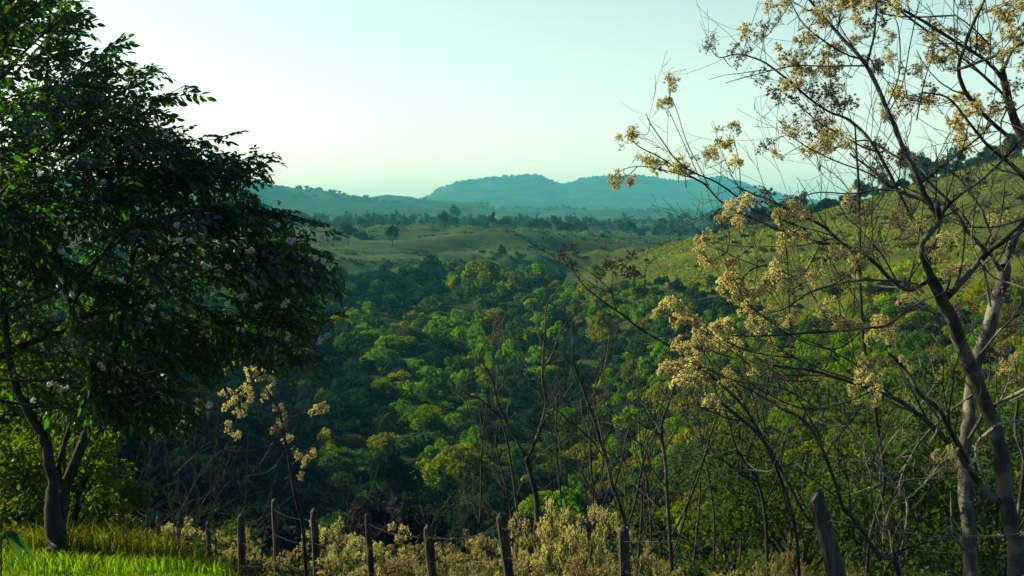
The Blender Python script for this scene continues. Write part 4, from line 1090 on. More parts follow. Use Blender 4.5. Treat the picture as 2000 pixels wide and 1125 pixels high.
# the bare trees in the middle, beyond the fence
slim("bare_tree", 1040, 15.0, "bare tree with forked reddish-dark trunk and long wavy limbs right of the middle", 31, [
    ([(1035, 1090, 11), (1048, 1040, 10), (1052, 990, 9.5), (1042, 945, 9), (1032, 905, 8.5), (1030, 895, 8)], "trunk", 6),
    ([(1030, 900, 7), (1045, 865, 7), (1058, 830, 6.5), (1066, 790, 5.5), (1060, 740, 5), (1062, 690, 4), (1066, 640, 3.5), (1068, 600, 3.5), (1075, 585, 3), (1095, 562, 2)], "branch", 8),
    ([(1032, 905, 6.5), (1015, 870, 6), (990, 825, 5.5), (972, 780, 4.5), (962, 740, 4), (938, 700, 3.5), (936, 690, 3), (955, 660, 2.6), (975, 640, 2.4), (995, 600, 2)], "branch", 8),
    ([(1020, 1060, 5.5), (1012, 1000, 5), (1002, 930, 5), (993, 870, 4.5), (982, 830, 4), (970, 800, 3.5), (970, 760, 3), (972, 715, 2.6), (962, 690, 2.4), (965, 640, 2)], "stem", 8),
    ([(940, 780, 3), (912, 770, 3), (912, 745, 2.6), (918, 715, 2.6), (905, 690, 2.4), (898, 665, 2.2), (896, 650, 2)], "branch", 4),
    ([(985, 820, 3), (955, 795, 3), (935, 778, 2.6), (915, 772, 2.4)], "branch", 5),
    ([(1062, 720, 4), (1080, 690, 4), (1090, 660, 3.6), (1105, 635, 3), (1125, 612, 2.6), (1150, 598, 2)], "branch", 8),
    ([(1060, 810, 3), (1085, 800, 3), (1115, 790, 2.4), (1160, 770, 2)], "branch", 10)], 'bark')
slim("bare_tree", 1215, 14.0, "bare tree of many thin upswept stems between the forked trunk and the flat-topped post", 32, [
    ([(1225, 1060, 8), (1215, 1000, 7.5), (1200, 955, 7), (1188, 905, 6.5), (1178, 870, 6), (1162, 820, 5.5), (1148, 780, 5), (1135, 745, 4), (1120, 705, 3), (1118, 660, 2.2)], "trunk", 18),
    ([(1225, 1030, 5), (1240, 985, 5), (1250, 930, 4.5), (1262, 880, 4), (1280, 845, 3.5), (1290, 800, 2.8), (1310, 740, 2)], "branch", 14),
    ([(1180, 870, 4), (1170, 820, 4), (1160, 770, 3.5), (1175, 720, 3), (1190, 690, 2.4), (1200, 640, 2)], "branch", 14),
    ([(1150, 785, 3), (1175, 745, 3), (1185, 700, 2.6), (1190, 660, 2)], "branch", 10),
    ([(1190, 910, 3.5), (1155, 860, 3.5), (1110, 820, 3), (1075, 790, 2.4)], "branch", 10),
    ([(1200, 950, 4), (1215, 900, 4), (1225, 850, 3), (1250, 800, 2.4), (1265, 750, 2)], "branch", 14)], 'bark')
slim("bare_tree", 1312, 13.0, "bare tree with straight middle stem and slim arching boughs right of the flat-topped post", 33, [
    ([(1312, 1125, 7.5), (1308, 1050, 7), (1303, 980, 6.5), (1298, 900, 6), (1292, 850, 5.5), (1295, 820, 5), (1305, 790, 4), (1318, 750, 3), (1322, 700, 2.2)], "trunk", 16),
    ([(1310, 1050, 5), (1340, 990, 5), (1365, 930, 4.5), (1382, 870, 4), (1395, 830, 3.5), (1410, 790, 3), (1440, 760, 2.2)], "branch", 16),
    ([(1318, 1070, 4.5), (1335, 1020, 4.5), (1348, 960, 4), (1372, 900, 3.5), (1400, 850, 2.8)], "branch", 12),
    ([(1293, 850, 4), (1275, 815, 4), (1255, 785, 3.4), (1235, 760, 2.6), (1225, 720, 2)], "branch", 12),
    ([(1296, 880, 3), (1320, 840, 3), (1350, 800, 2.6), (1365, 760, 2)], "branch", 14),
    ([(1300, 950, 3), (1270, 910, 3), (1262, 880, 2.6), (1230, 850, 2)], "branch", 12)], 'bark')
for k, (px, top, d) in enumerate([(925, 700, 17), (1000, 720, 18.5), (1090, 700, 17.5), (1150, 720, 19), (1270, 690, 16), (1350, 700, 17.5), (1395, 680, 15.5), (1440, 720, 17), (1240, 760, 18), (1180, 800, 16.5)]):
    t0 = row_of(base_at(px, d)); g = np.random.default_rng(1300 + k); lean = g.uniform(-45, 45)
    L = [([(px, t0, 4), (px + lean * .2 + 6, t0 * .65 + top * .35, 3.4), (px + lean * .6 - 5, t0 * .35 + top * .65, 2.6), (px + lean, top, 1.2)], "trunk", 14)]
    for j in range(6):
        f = g.uniform(.3, .8); y0 = t0 + (top - t0) * f; sx = g.choice([-1, 1]) * g.uniform(18, 60)
        L.append(([(px + lean * f * .8, y0, 2), (px + lean * f + sx * .6, y0 - g.uniform(40, 80), 1.7), (px + lean * f + sx, y0 - g.uniform(110, 220), 1)], "branch", 8))
    near_ = ["left of the forked trunk", "close left of the forked trunk", "right of the forked trunk", "among the upswept stems", "between the upswept stems and middle boughs", "right of the straight middle stem", "under the golden seed heads", "left of the crooked dim tree", "above the flat-topped post", "left of the flat-topped post"][k]
    slim("bare_sapling", px, d, "slim upright grey bare sapling " + near_, 1400 + k, L, 'bark')
# long dark bough with two grey seed heads sweeping in over the valley
S_ = slim("bare_flowering_tree", 1560, 7.4, "low flowering tree with a long bough sweeping left over the valley to grey seed heads", 34, [
    ([(1560, 1125, 6), (1545, 1000, 6), (1500, 880, 5.5), (1440, 780, 5), (1330, 690, 4.5), (1255, 645, 4), (1215, 615, 3.5), (1180, 590, 3), (1150, 568, 2.6), (1130, 545, 2), (1115, 515, 1.6)], "trunk", 8),
    ([(1205, 610, 2), (1196, 580, 2), (1195, 560, 1.8), (1198, 530, 1.4)], "branch", 2),
    ([(1222, 622, 2), (1210, 600, 2), (1197, 572, 1.6), (1230, 560, 1.4), (1245, 535, 1.2)], "branch", 2)], 'bark_dark',
    [(1108, 492, 44, 'S'), (1095, 505, 34, 'S'), (1122, 485, 34, 'S'), (1115, 520, 34, 'S'), (1205, 520, 56, 'S'), (1240, 515, 62, 'S'), (1250, 560, 44, 'S'), (1225, 540, 40, 'S'), (1190, 515, 36, 'S')])
# ------------------------------------------------------------------ the leafy flowering tree on the left
LC = Tree("flowering_shade_tree", base_at(105, 9.5), "big dark leafy tree with white pompom flowers, forked trunk standing at the lawn's edge", "tree", 'bark_dark', seed=51)
lb = row_of(LC.b)
LC.limb([(104, lb + 12, 38), (105, lb - 12, 31), (103, 1020, 25), (95, 955, 17), (86, 905, 14.5), (79, 865, 13.5), (66, 832, 12.5), (47, 800, 11), (28, 755, 10), (15, 680, 9.5), (5, 560, 9), (-15, 400, 8), (-40, 250, 6)], 9.5, 9.3, "trunk", sides=12, sub=5, rough=.04)
LC.limb([(112, lb - 5, 23), (117, 1010, 18), (123, 955, 15.5), (142, 905, 14.5), (160, 868, 13.5), (173, 835, 12.5), (185, 795, 12), (205, 740, 10), (230, 660, 9), (250, 560, 8), (260, 430, 6), (230, 300, 4)], 9.55, 9.9, "trunk", label="right stem of the forked trunk", sides=10, rough=.04)
LC.limb([(108, 975, 9), (113, 920, 9), (121, 875, 8.5), (140, 825, 8), (158, 790, 7.5), (170, 740, 7), (150, 640, 6.5), (110, 500, 6), (70, 350, 5), (40, 200, 4)], 9.6, 9.4, sides=8)
LC.limb([(72, 840, 7), (82, 815, 6.5), (95, 790, 6), (100, 750, 5)], 9.5, 9.5)
LC.limb([(-110, 760, 14), (-20, 702, 12), (60, 668, 11), (125, 643, 9.5), (170, 618, 8), (250, 600, 6.5), (340, 560, 5), (430, 520, 4), (520, 480, 3), (600, 470, 2)], 9.2, 9.6, mat='bark_dark')
LC.limb([(120, 645, 6), (160, 560, 5.5), (220, 470, 5), (300, 400, 4), (400, 330, 3), (480, 300, 2)], 9.2, 9.7, mat='bark_dark')
LC.limb([(-60, 610, 8), (40, 600, 7), (110, 570, 6), (200, 500, 5), (280, 430, 4), (350, 380, 3)], 9.0, 9.3, mat='bark_dark')
LC.limb([(-80, 740, 5), (60, 742, 5), (160, 742, 4.5), (250, 735, 4), (330, 720, 3)], 9.1, 9.0, mat='bark_dark')
LC.limb([(-80, 770, 5), (50, 790, 4.5), (120, 797, 4), (200, 785, 3.5), (290, 770, 3), (380, 780, 2)], 9.0, 8.9, mat='bark_dark')
LC.limb([(240, 620, 4), (340, 640, 4), (450, 632, 3.5), (540, 628, 3), (620, 650, 2)], 9.6, 9.8, mat='bark_dark')
LC.limb([(-90, 480, 7), (0, 380, 6), (100, 280, 5), (200, 200, 4), (300, 150, 2.5)], 9.3, 9.0)
LC.limb([(-110, 300, 6), (-20, 180, 5), (60, 90, 4), (130, 30, 3)], 9.3, 9.1)
LC.limb([(250, 560, 4), (340, 480, 4), (440, 430, 3), (540, 410, 2)], 9.8, 9.7)

def spray_mesh(seed):
    """a leafy twig 1 unit long along +X, leaflets hanging"""
    rng = np.random.default_rng(seed); mb = MB()
    t = np.linspace(0, 1, 7)
    path = np.stack([t, .06 * np.sin(t * 3 + rng.uniform(0, 6)), .10 * t - .26 * t * t], -1)
    tube(mb, path, np.linspace(.010, .004, 7), 3, 1, cap=False)
    nl = int(rng.integers(13, 16))
    for i in range(nl):
        u = (i + .6) / nl; k = min(int(u * 6), 5); p = path[k] + (path[k + 1] - path[k]) * (u * 6 - k)
        side = 1 if i % 2 else -1
        a = side * rng.uniform(.5, 1.3); el = rng.uniform(-.75, .35)
        rd = np.array([math.cos(a) * math.cos(el), math.sin(a) * math.cos(el), math.sin(el)])
        L = rng.uniform(.18, .30); npair = int(rng.integers(3, 5))
        tp = [p + rd * L * s - np.array([0, 0, .10]) * s * s * L / .3 for s in np.linspace(0, 1, 5)]
        tube(mb, tp, .003, 3, 1, cap=False)
        lw = unit(np.cross(rd, [0, 0, 1])); 
        for j in range(npair * 2 + 1):
            s = .25 + .75 * (j // 2) / npair if j < npair * 2 else 1.0
            b_ = p + rd * L * s - np.array([0, 0, .10]) * s * s * L / .3
            sg = 0 if j == npair * 2 else (1 if j % 2 else -1)
            d = unit(rd * rng.uniform(.5, .9) + lw * sg * rng.uniform(.7, 1.1) + np.array([0, 0, rng.uniform(-.85, -.1)]))
            ll = rng.uniform(.070, .108) * (.8 + .4 * s); wd = ll * rng.uniform(.20, .29)
            sd_ = unit(np.cross(d, unit(np.array([0, 0, 1.0]) + rng.normal(size=3) * .5))); up_ = np.cross(sd_, d)
            v = [b_, b_ + d * ll * .35 + sd_ * wd + up_ * wd * .3, b_ + d * ll * .75 + sd_ * wd * .8 + up_ * wd * .15, b_ + d * ll - up_ * wd * .3,
                 b_ + d * ll * .75 - sd_ * wd * .8 + up_ * wd * .15, b_ + d * ll * .35 - sd_ * wd + up_ * wd * .3]
            mb.add(v, [[0, 1, 2, 3], [0, 3, 4, 5]], None, 0, rng.uniform(0, 1))
    return mb
SPR = [spray_mesh(600 + k) for k in range(7)]
SPM = [s.mesh("leafy_branch", [M['leaf_glossy'], M['bark_dark']]) for s in SPR]
CROWN = [(-420, -200), (140, -200), (150, 30), (215, 62), (205, 92), (150, 95), (215, 112), (285, 106), (352, 135), (318, 158), (302, 200), (245, 205), (330, 222), (368, 268), (400, 250), (430, 236), (440, 285),
         (525, 286), (512, 335), (465, 352), (500, 385), (545, 388), (548, 425), (592, 405), (640, 460), (665, 525), (600, 545), (650, 605), (592, 600), (640, 640), (655, 690), (590, 690), (520, 632), (470, 645),
         (430, 700), (395, 765), (420, 812), (330, 790), (200, 795), (0, 795), (-70, 650), (-420, 500)]
def inside(px, py, poly):
    c = False; n = len(poly)
    for i in range(n):
        x0, y0 = poly[i]; x1, y1 = poly[i - 1]
        if (y0 > py) != (y1 > py) and px < (x1 - x0) * (py - y0) / (y1 - y0) + x0: c = not c
    return c
rng = np.random.default_rng(61)
sprays = []
TIPS = [(150, 30), (212, 66), (215, 112), (283, 108), (352, 138), (312, 165), (302, 200), (335, 228), (368, 268), (432, 240), (440, 285), (524, 290), (512, 330), (466, 352), (500, 385), (544, 392), (548, 425), (592, 410),
        (622, 440), (640, 470), (655, 500), (665, 525), (600, 545), (625, 575), (650, 608), (592, 600), (632, 632), (655, 685), (600, 670), (590, 690), (520, 635), (470, 645), (430, 700), (395, 765), (418, 812), (370, 800), (340, 790), (300, 785), (560, 455), (610, 470), (575, 520), (250, 790), (180, 795), (405, 740), (385, 790), (350, 770), (300, 760), (440, 680), (330, 800), (260, 770), (500, 660), (620, 610), (640, 520)]
def add_spray(tx, ty, L, d):
    """tip at photo point tx, ty; the twig comes from the crown's inside"""
    cx, cyy = (-150 + rng.normal() * 120, 470 + rng.normal() * 120)
    v = np.array([tx - cx, (ty - cyy) * .75 - (60 if ty < 400 else -10) + rng.normal() * 60]); v /= np.linalg.norm(v)
    dv = np.array([v[0], rng.normal() * .45, -v[1]]); dv /= np.linalg.norm(dv)
    tip = P(tx, ty, d)
    sprays.append((d, tip - dv * L * 1.32, dv, L))
for (tx, ty) in TIPS:
    add_spray(tx, ty, rng.uniform(.5, .7), rng.uniform(9.0, 10.4))
    add_spray(tx - rng.uniform(10, 40), ty + rng.uniform(-15, 30), rng.uniform(.45, .65), rng.uniform(9.0, 11.2))
n = 0
while n < 370:
    tx, ty = rng.uniform(-240, 668), rng.uniform(-160, 815)
    if not inside(tx, ty, CROWN): continue
    if tx < 0 and rng.random() < .5: continue
    if ty > 690 and rng.random() < .45: continue
    if tx > 0 and fbm(np.array(tx / 75.0), np.array(ty / 55.0), 19, 2) < (0.0 if ty > 330 else -.2): continue
    add_spray(tx, ty, rng.uniform(.45, .72), rng.uniform(8.7, 12.2)); n += 1
sprays.sort(key=lambda s: s[0] + (3 if P(0, 0, s[0])[0] > s[1][0] + .6 else 0))
inner = MB()
for i, (d, base, dv, L) in enumerate(sprays):
    q = Vector(dv).to_track_quat('X', 'Z')
    mt = Matrix.Translation(Vector(base)) @ q.to_matrix().to_4x4() @ Matrix.Rotation(rng.normal() * .35, 4, 'X') @ Matrix.Scale(L * 1.25, 4)
    k = int(rng.integers(len(SPM)))
    if i < 300:
        o = link("leafy_branch", SPM[k], LC.o)
        o.matrix_local = Matrix.Translation(-Vector(LC.b)) @ mt
    else:
        m3 = np.array(mt.to_3x3()); tr = np.array(mt.to_translation()) - LC.b
        s = SPR[k]; off = inner.n
        inner.v.append(np.concatenate(s.v) @ m3.T + tr); inner.n += s.n
        for (src, sm, sa, dq, dm, da) in ((s.q, s.qm, s.qa, inner.q, inner.qm, inner.qa), (s.t, s.tm, s.ta, inner.t, inner.tm, inner.ta)):
            if src:
                dq.append(np.concatenate(src) + off); dm.append(np.concatenate(sm)); da.append(np.concatenate(sa))
io = inner.build("foliage", [M['leaf_glossy'], M['bark_dark']], LC.o); io["kind"] = "stuff"
# white pompom flowers
def pompom(seed):
    g = np.random.default_rng(seed); mb = MB()
    puff(mb, np.zeros(3), np.array([0, 0, 1.0]), .033, g, 34, 0, 1, .25, .75)
    mb.add(OCT_V * np.array([.010, .010, .022]) + np.array([0, 0, -.02]), None, OCT_T, 1, .5)
    if seed % 2: mb.add(OCT_V * np.array([.009, .009, .018]) + np.array([.022, .01, -.015]), None, OCT_T, 1, .3)
    return mb.mesh("flower", [M['petal'], M['calyx']])
PM = [pompom(k) for k in range(4)]
FL = [(630, 462), (640, 470), (650, 478), (615, 505), (632, 510), (645, 517), (665, 520), (628, 660), (640, 655), (622, 668), (500, 600), (508, 595), (470, 580), (478, 578), (560, 590), (556, 596), (370, 470), (380, 468), (395, 515), (400, 518), (445, 520), (482, 492), (490, 490), (350, 470), (124, 410), (120, 425), (45, 605), (95, 750), (105, 748), (118, 760), (130, 757), (155, 777), (65, 782), (385, 783), (410, 790), (290, 625), (200, 718), (195, 712), (345, 440), (305, 505), (300, 600), (340, 520), (140, 575), (40, 555), (565, 470), (575, 470), (545, 440), (415, 575), (600, 440)]
for (px, py) in FL:
    o = link("flower", PM[int(rng.integers(4))], LC.o, tuple(P(px, py, rng.uniform(8.5, 9.0)) - LC.b))
    o.rotation_euler = (rng.normal() * .6, rng.normal() * .6, rng.uniform(0, 6.28)); s = rng.uniform(.55, .95); o.scale = (s, s, s)
for i in range(150):
    s = sprays[int(rng.integers(0, 300))]
    p = s[1] + s[2] * s[3] * rng.uniform(.4, 1.0) + np.array([0, 0, .03])
    o = link("flower", PM[int(rng.integers(4))], LC.o, tuple(p - LC.b))
    o.rotation_euler = (rng.normal() * .6, rng.normal() * .6, rng.uniform(0, 6.28)); q = rng.uniform(.4, .75); o.scale = (q, q, q)
LC.finish()

# ------------------------------------------------------------------ sunlit bushes behind the left trunk
def leafy_bush(name, px, d, label, w, h, nleaf, ls, mat, seed, lift=.15):
    b = base_at(px, d); o = thing(name, b, label, "bush"); g = np.random.default_rng(seed)
    mb = MB(); st = MB()
    nb = 16
    for k in range(nb):
        a = g.uniform(0, 6.28); q = math.sqrt(g.uniform(0, 1)); c = np.array([math.cos(a) * q * w, math.sin(a) * q * w * .7, lift + h * g.uniform(.25, .95) * (1.05 - .45 * q)])
        tube(st, smooth_line([[g.normal() * .08, g.normal() * .08, -.1], c * np.array([.4, .4, .55]), c], 3), np.linspace(.022, .006, 7), 4)
        n = nleaf // nb
        dd = unit(g.normal(size=(n, 3))); r = g.uniform(.2, 1, (n, 1)) ** .6 * g.uniform(.25, .42) * w
        p = c + dd * r * np.array([1, 1, .75])
        nr = unit(dd * .4 + g.normal(size=(n, 3)) * .6 + np.array([0, 0, .5]))
        leaf_quads(mb, p, nr, ls * g.uniform(.6, 1.3, n), g, .55, 0, g.uniform(0, 1, n))
    mb.build("foliage", M[mat], o); st.build("stems", M['bark_dark'], o)
    return o
leafy_bush("leafy_bush", 125, 12.5, "bright sunlit bush behind the forked trunk of the shade tree", .8, 2.5, 5200, .042, 'leaf_lime', 71)
leafy_bush("leafy_bush", 25, 13.5, "bright leafy bush at the left edge beyond the tall weeds", 1.2, 2.1, 5200, .042, 'leaf_lime', 72)
leafy_bush("leafy_bush", -120, 12.0, "leafy bush cut by the left edge under the shade tree", 1.2, 3.0, 4200, .045, 'leaf_lime', 73)
leafy_bush("leafy_bush", 205, 11.8, "small green bush crowned with pale blossom right of the forked trunk", .38, .95, 1300, .036, 'leaf_lime', 74)
leafy_bush("leafy_bush", 455, 24.0, "low green feathery bush beyond the leftmost fence posts", 1.0, 1.3, 2600, .05, 'leaf_mid', 75)
leafy_bush("leafy_bush", 1700, 13.5, "green bush in shade beyond the thick split post", 1.3, 2.2, 4000, .05, 'leaf_mid', 76)
leafy_bush("leafy_bush", 1560, 17.0, "green leafy bush behind the bare trees left of the thick post", 1.7, 3.0, 4600, .055, 'leaf_mid', 77)
leafy_bush("leafy_bush", 1950, 15.0, "bright leafy bush behind the two large trunks at right", 1.6, 3.2, 4600, .055, 'leaf_mid', 78)
leafy_bush("leafy_bush", 1420, 20.0, "yellow-green bush low behind the bare trees right of the flat-topped post", 1.8, 2.8, 4200, .06, 'leaf_mid', 79)
leafy_bush("leafy_bush", 1800, 19.0, "mid green bush between slender pole tree and grey trunk", 2.0, 4.2, 5000, .06, 'leaf_mid', 80)

# dark broad-leaved plant at the left edge
o = thing("broad_leaved_plant", base_at(2, 7.9), "dark plant with long drooping broad leaves at the left edge of the lawn", "plant")
mb = MB()
for k in range(6):
    a = [0.3, 1.2, -0.6, 2.4, 3.6, 4.6][k]; L = .34; t = np.linspace(0, 1, 7)
    pt = np.stack([math.cos(a) * L * t * .8, math.sin(a) * L * t * .8, .28 + .05 * k + L * (.7 * t - 1.3 * t * t)], -1)
    wv = .045 * np.sin(np.pi * np.clip(t * .95 + .05, 0, 1)); sd_ = np.array([-math.sin(a), math.cos(a), 0])
    v = np.concatenate([pt + sd_ * wv[:, None], pt, pt - sd_ * wv[:, None]]); v[7:14, 2] -= .012
    q = [[i, i + 1, i + 8, i + 7] for i in range(6)] + [[i + 7, i + 8, i + 15, i + 14] for i in range(6)]
    lm = MB(); lm.add(v, q, None, 0, .3); lm.build("leaf", M['leaf_glossy'], o, True)
    tube(mb, [[0, 0, -.05], [0, 0, .2], pt[0]], .006, 4)
mb.build("stem", M['stalk'], o)

# ------------------------------------------------------------------ small dry-flowering tree and bare saplings, left of the middle
slim("dry_flowering_tree", 600, 17.0, "small tree holding golden dry flower clouds left of the middle", 41, [
    ([(592, 1040, 6), (580, 985, 5.5), (570, 935, 5), (560, 880, 5), (552, 840, 4.5), (545, 800, 3.5), (520, 760, 3)], "trunk", 10),
    ([(560, 880, 3), (520, 850, 3), (480, 820, 2.6), (462, 780, 2.2)], "branch", 8), ([(548, 820, 3), (585, 810, 2.6), (620, 800, 2)], "branch", 6),
    ([(545, 800, 3), (520, 770, 2.6), (500, 745, 2), (470, 715, 1.6)], "branch", 6), ([(565, 910, 3), (595, 890, 2.6), (620, 860, 2)], "branch", 8),
    ([(556, 860, 3), (500, 880, 3), (440, 880, 2.4), (400, 850, 2), (362, 832, 1.6)], "branch", 10)], 'bark_dark',
    [(495, 735, 50, 'F'), (520, 738, 48, 'F'), (470, 765, 44, 'M'), (455, 790, 44, 'M'), (470, 800, 40, 'M'), (440, 772, 36, 'M'), (440, 715, 30, 'M'), (360, 832, 36, 'F'), (540, 838, 36, 'M'), (555, 825, 36, 'M'), (455, 852, 38, 'M'), (448, 835, 30, 'M'), (618, 803, 44, 'F'), (632, 795, 26, 'F'), (600, 900, 32, 'M'), (575, 885, 40, 'M'), (610, 885, 26, 'F'), (565, 860, 30, 'M'), (470, 700, 44, 'M'), (500, 690, 30, 'M'), (515, 770, 40, 'M'), (490, 775, 36, 'M'), (545, 800, 34, 'M'), (585, 930, 24, 'M'), (636, 840, 18, 'F'), (380, 800, 26, 'M'), (395, 720, 24, 'M')])
for k, (px, top, d, lab, br) in enumerate([
    (293, 800, 18.5, "thin bare sapling rising from behind the leftmost fence posts", 1), (424, 790, 20.5, "straight bare sapling behind the short left posts", 0),
    (250, 830, 21.0, "slanting bare sapling right of the sunlit bush", 1), (345, 850, 23.0, "grey tangle of a bare bush on the dark left slope", 2),
    (480, 840, 25.0, "pale-twigged bare bush below the golden flower clouds", 2), (855, 955, 21.0, "small pale bare bush behind the leaning middle posts", 2), (390, 870, 26.0, "spreading bare bush in the dark hollow at left", 2),
    (700, 930, 24.0, "faint bare bush in the dark scrub behind the thin post", 2), (1000, 900, 23.0, "faint bare sapling left of the forked trunk", 2), (1115, 800, 19.0, "bare sapling behind the upswept stems", 1)]):
    t = base_at(px, d); r0 = row_of(t)
    L = [([(px, r0, 2.4), (px - 6, (r0 + top) / 2 + 30, 1.9), (px - 14 * (k % 2), (r0 + top) / 2 - 20, 1.5), (px - 25 + 30 * (k % 3), top, 1.1)], "trunk", 12 + 8 * br)]
    g = np.random.default_rng(900 + k)
    for j in range(3 + 2 * br):
        y0 = r0 + (top - r0) * g.uniform(.25, .8); sx = g.choice([-1, 1]) * g.uniform(40, 130) * (1 if br else .6)
        L.append(([(px - 5, y0, 1.6), (px + sx * .5, y0 - g.uniform(20, 60), 1.3), (px + sx, y0 - g.uniform(60, 150), .9)], "branch", 7))
    slim("bare_sapling", px, d, lab, 950 + k, L, 'bark' if br == 2 else 'bark_dark')

# ------------------------------------------------------------------ golden dry shrubs along the fence
def shrub_parts(seed):
    g = np.random.default_rng(seed); st = MB(); fl = MB()
    for k in range(25):
        a = g.uniform(0, 6.28); q = math.sqrt(g.uniform(0, 1)) * .68
        c = np.array([math.cos(a) * q, math.sin(a) * q, g.uniform(.30, 1.0) ** .6 * (1.02 - .5 * q * q) + g.normal() * .04])
        root = g.normal(size=3) * np.array([.05, .05, 0]) + np.array([0, 0, -.08])
        path = smooth_line([root, c * np.array([.5, .5, .45]) + g.normal(size=3) * .04, c], 3)
        tube(st, path, np.linspace(.009, .003, 7), 3, cap=False)
        R = g.uniform(.06, .14)
        for h in range(20):
            d = unit(g.normal(size=3) + np.array([0, 0, .6]))
            p = c + d * R * g.uniform(.45, 1.0) * np.array([1, 1, .8])
            puff(fl, p, d, .030 * g.uniform(.6, 1.25), g, 7, 0, 1, .22)
            if h % 3 == 0: tube(st, [path[4], c * .6 + path[4] * .4, p], .0025, 3, cap=False)
        for m in range(3):
            p = path[int(g.integers(1, 5))]; d = unit(g.normal(size=3) + np.array([0, 0, .5]))
            tube(st, [p, p + d * .1, p + d * .22 + g.normal(size=3) * .03], .0025, 3, cap=False)
    return st.mesh("stems", [M['stalk']]), fl.mesh("flower_heads", [M['fluff_gold'], M['core']])
SH = [shrub_parts(700 + k) for k in range(5)]
def shrub(px, top, d, wpx, label, k, group=None):
    x = (px - 1000) / FOC * d; z = float(ground(x, d)); H = (EYE + (HOR - top) / FOC * d - z) * .88
    o = thing("dry_flower_shrub", (x, d, z), label, "shrub", group)
    W = wpx / FOC * d / 1.15
    o.scale = (W, W, max(H, .4)); o.rotation_euler = (0, 0, 1.7 * k)
    s, f = SH[k % 5]
    link("stems", s, o); fo = link("flower_heads", f, o); fo["kind"] = "stuff"
SHL = [(205, 955, 12.6, 95, "pale golden shrub close behind the forked trunk"), (262, 1002, 14.5, 80, "golden dry shrub between forked trunk and leftmost post"), (330, 1005, 16.5, 100, "golden dry shrub behind the two leftmost posts"),
       (395, 1008, 16.5, 90, "golden dry shrub behind the third short post"), (452, 1040, 15.0, 70, "small golden shrub left of the tall thin post"), (490, 1030, 14.5, 70, "fluffy pale shrub hugging the tall thin post"),
       (575, 1060, 14.0, 90, "low golden shrub between tall thin post and dark post"), (645, 1005, 15.0, 110, "silvery shrub with round heads right of the dark post"), (690, 1018, 13.5, 90, "pale shrub left of the sunlit-edged post"),
       (668, 1075, 11.8, 120, "low pale shrub at the frame's bottom left of the sunlit-edged post"), (760, 1018, 14.0, 110, "golden shrub right of the sunlit-edged post"), (805, 1045, 13.0, 120, "golden shrub between the sunlit-edged post and leaning post"),
       (770, 1080, 11.5, 130, "low golden shrub at the frame's bottom before the sunlit-edged post"), (880, 1045, 13.0, 120, "golden shrub right of the leaning broad post"), (930, 1030, 13.8, 110, "golden shrub left of the slanting middle post"),
       (900, 1085, 11.2, 130, "low golden shrub at the bottom between two leaning posts"), (1020, 985, 13.0, 100, "golden shrub at the foot of the forked trunk"), (1075, 985, 12.6, 110, "tall golden shrub right of the forked trunk"),
       (1125, 940, 12.4, 120, "tallest golden shrub, its plumes rising above the others"), (1170, 968, 12.2, 110, "tall golden shrub left of the flat-topped post"), (1035, 1075, 10.6, 130, "low golden shrub at the bottom right of the slanting post"),
       (1140, 1055, 10.4, 150, "broad golden shrub at the bottom left of the flat-topped post"), (1262, 1050, 11.5, 110, "grey-gold shrub right of the flat-topped post"), (1360, 1085, 11.0, 130, "low grey-gold shrub under the bare boughs right of middle"),
       (1455, 1095, 10.5, 120, "low faded shrub left of the thick split post"), (1535, 1040, 11.0, 60, "small pale plume shrub close left of the thick split post"), (1545, 1080, 9.5, 110, "low golden shrub at the thick split post's foot"),
       (1660, 1085, 9.6, 100, "low golden shrub right of the thick split post"), (1500, 1085, 10.0, 110, "faded dry shrub in front of the crooked dim tree")]
fence_d = lambda px: float(np.interp(px, [310, 407, 537, 614, 719, 836, 978, 1217, 1592, 1900], [24.5, 21.5, 19, 17.5, 16, 14.3, 13, 11.5, 6.8, 5.8]))
for k, (px, top, d, w, lab) in enumerate(SHL):
    if px > 240: d = max(d, fence_d(px) + .5) + (1.3 if top < 1050 else .2)
    shrub(px, top, d, w, lab, k)

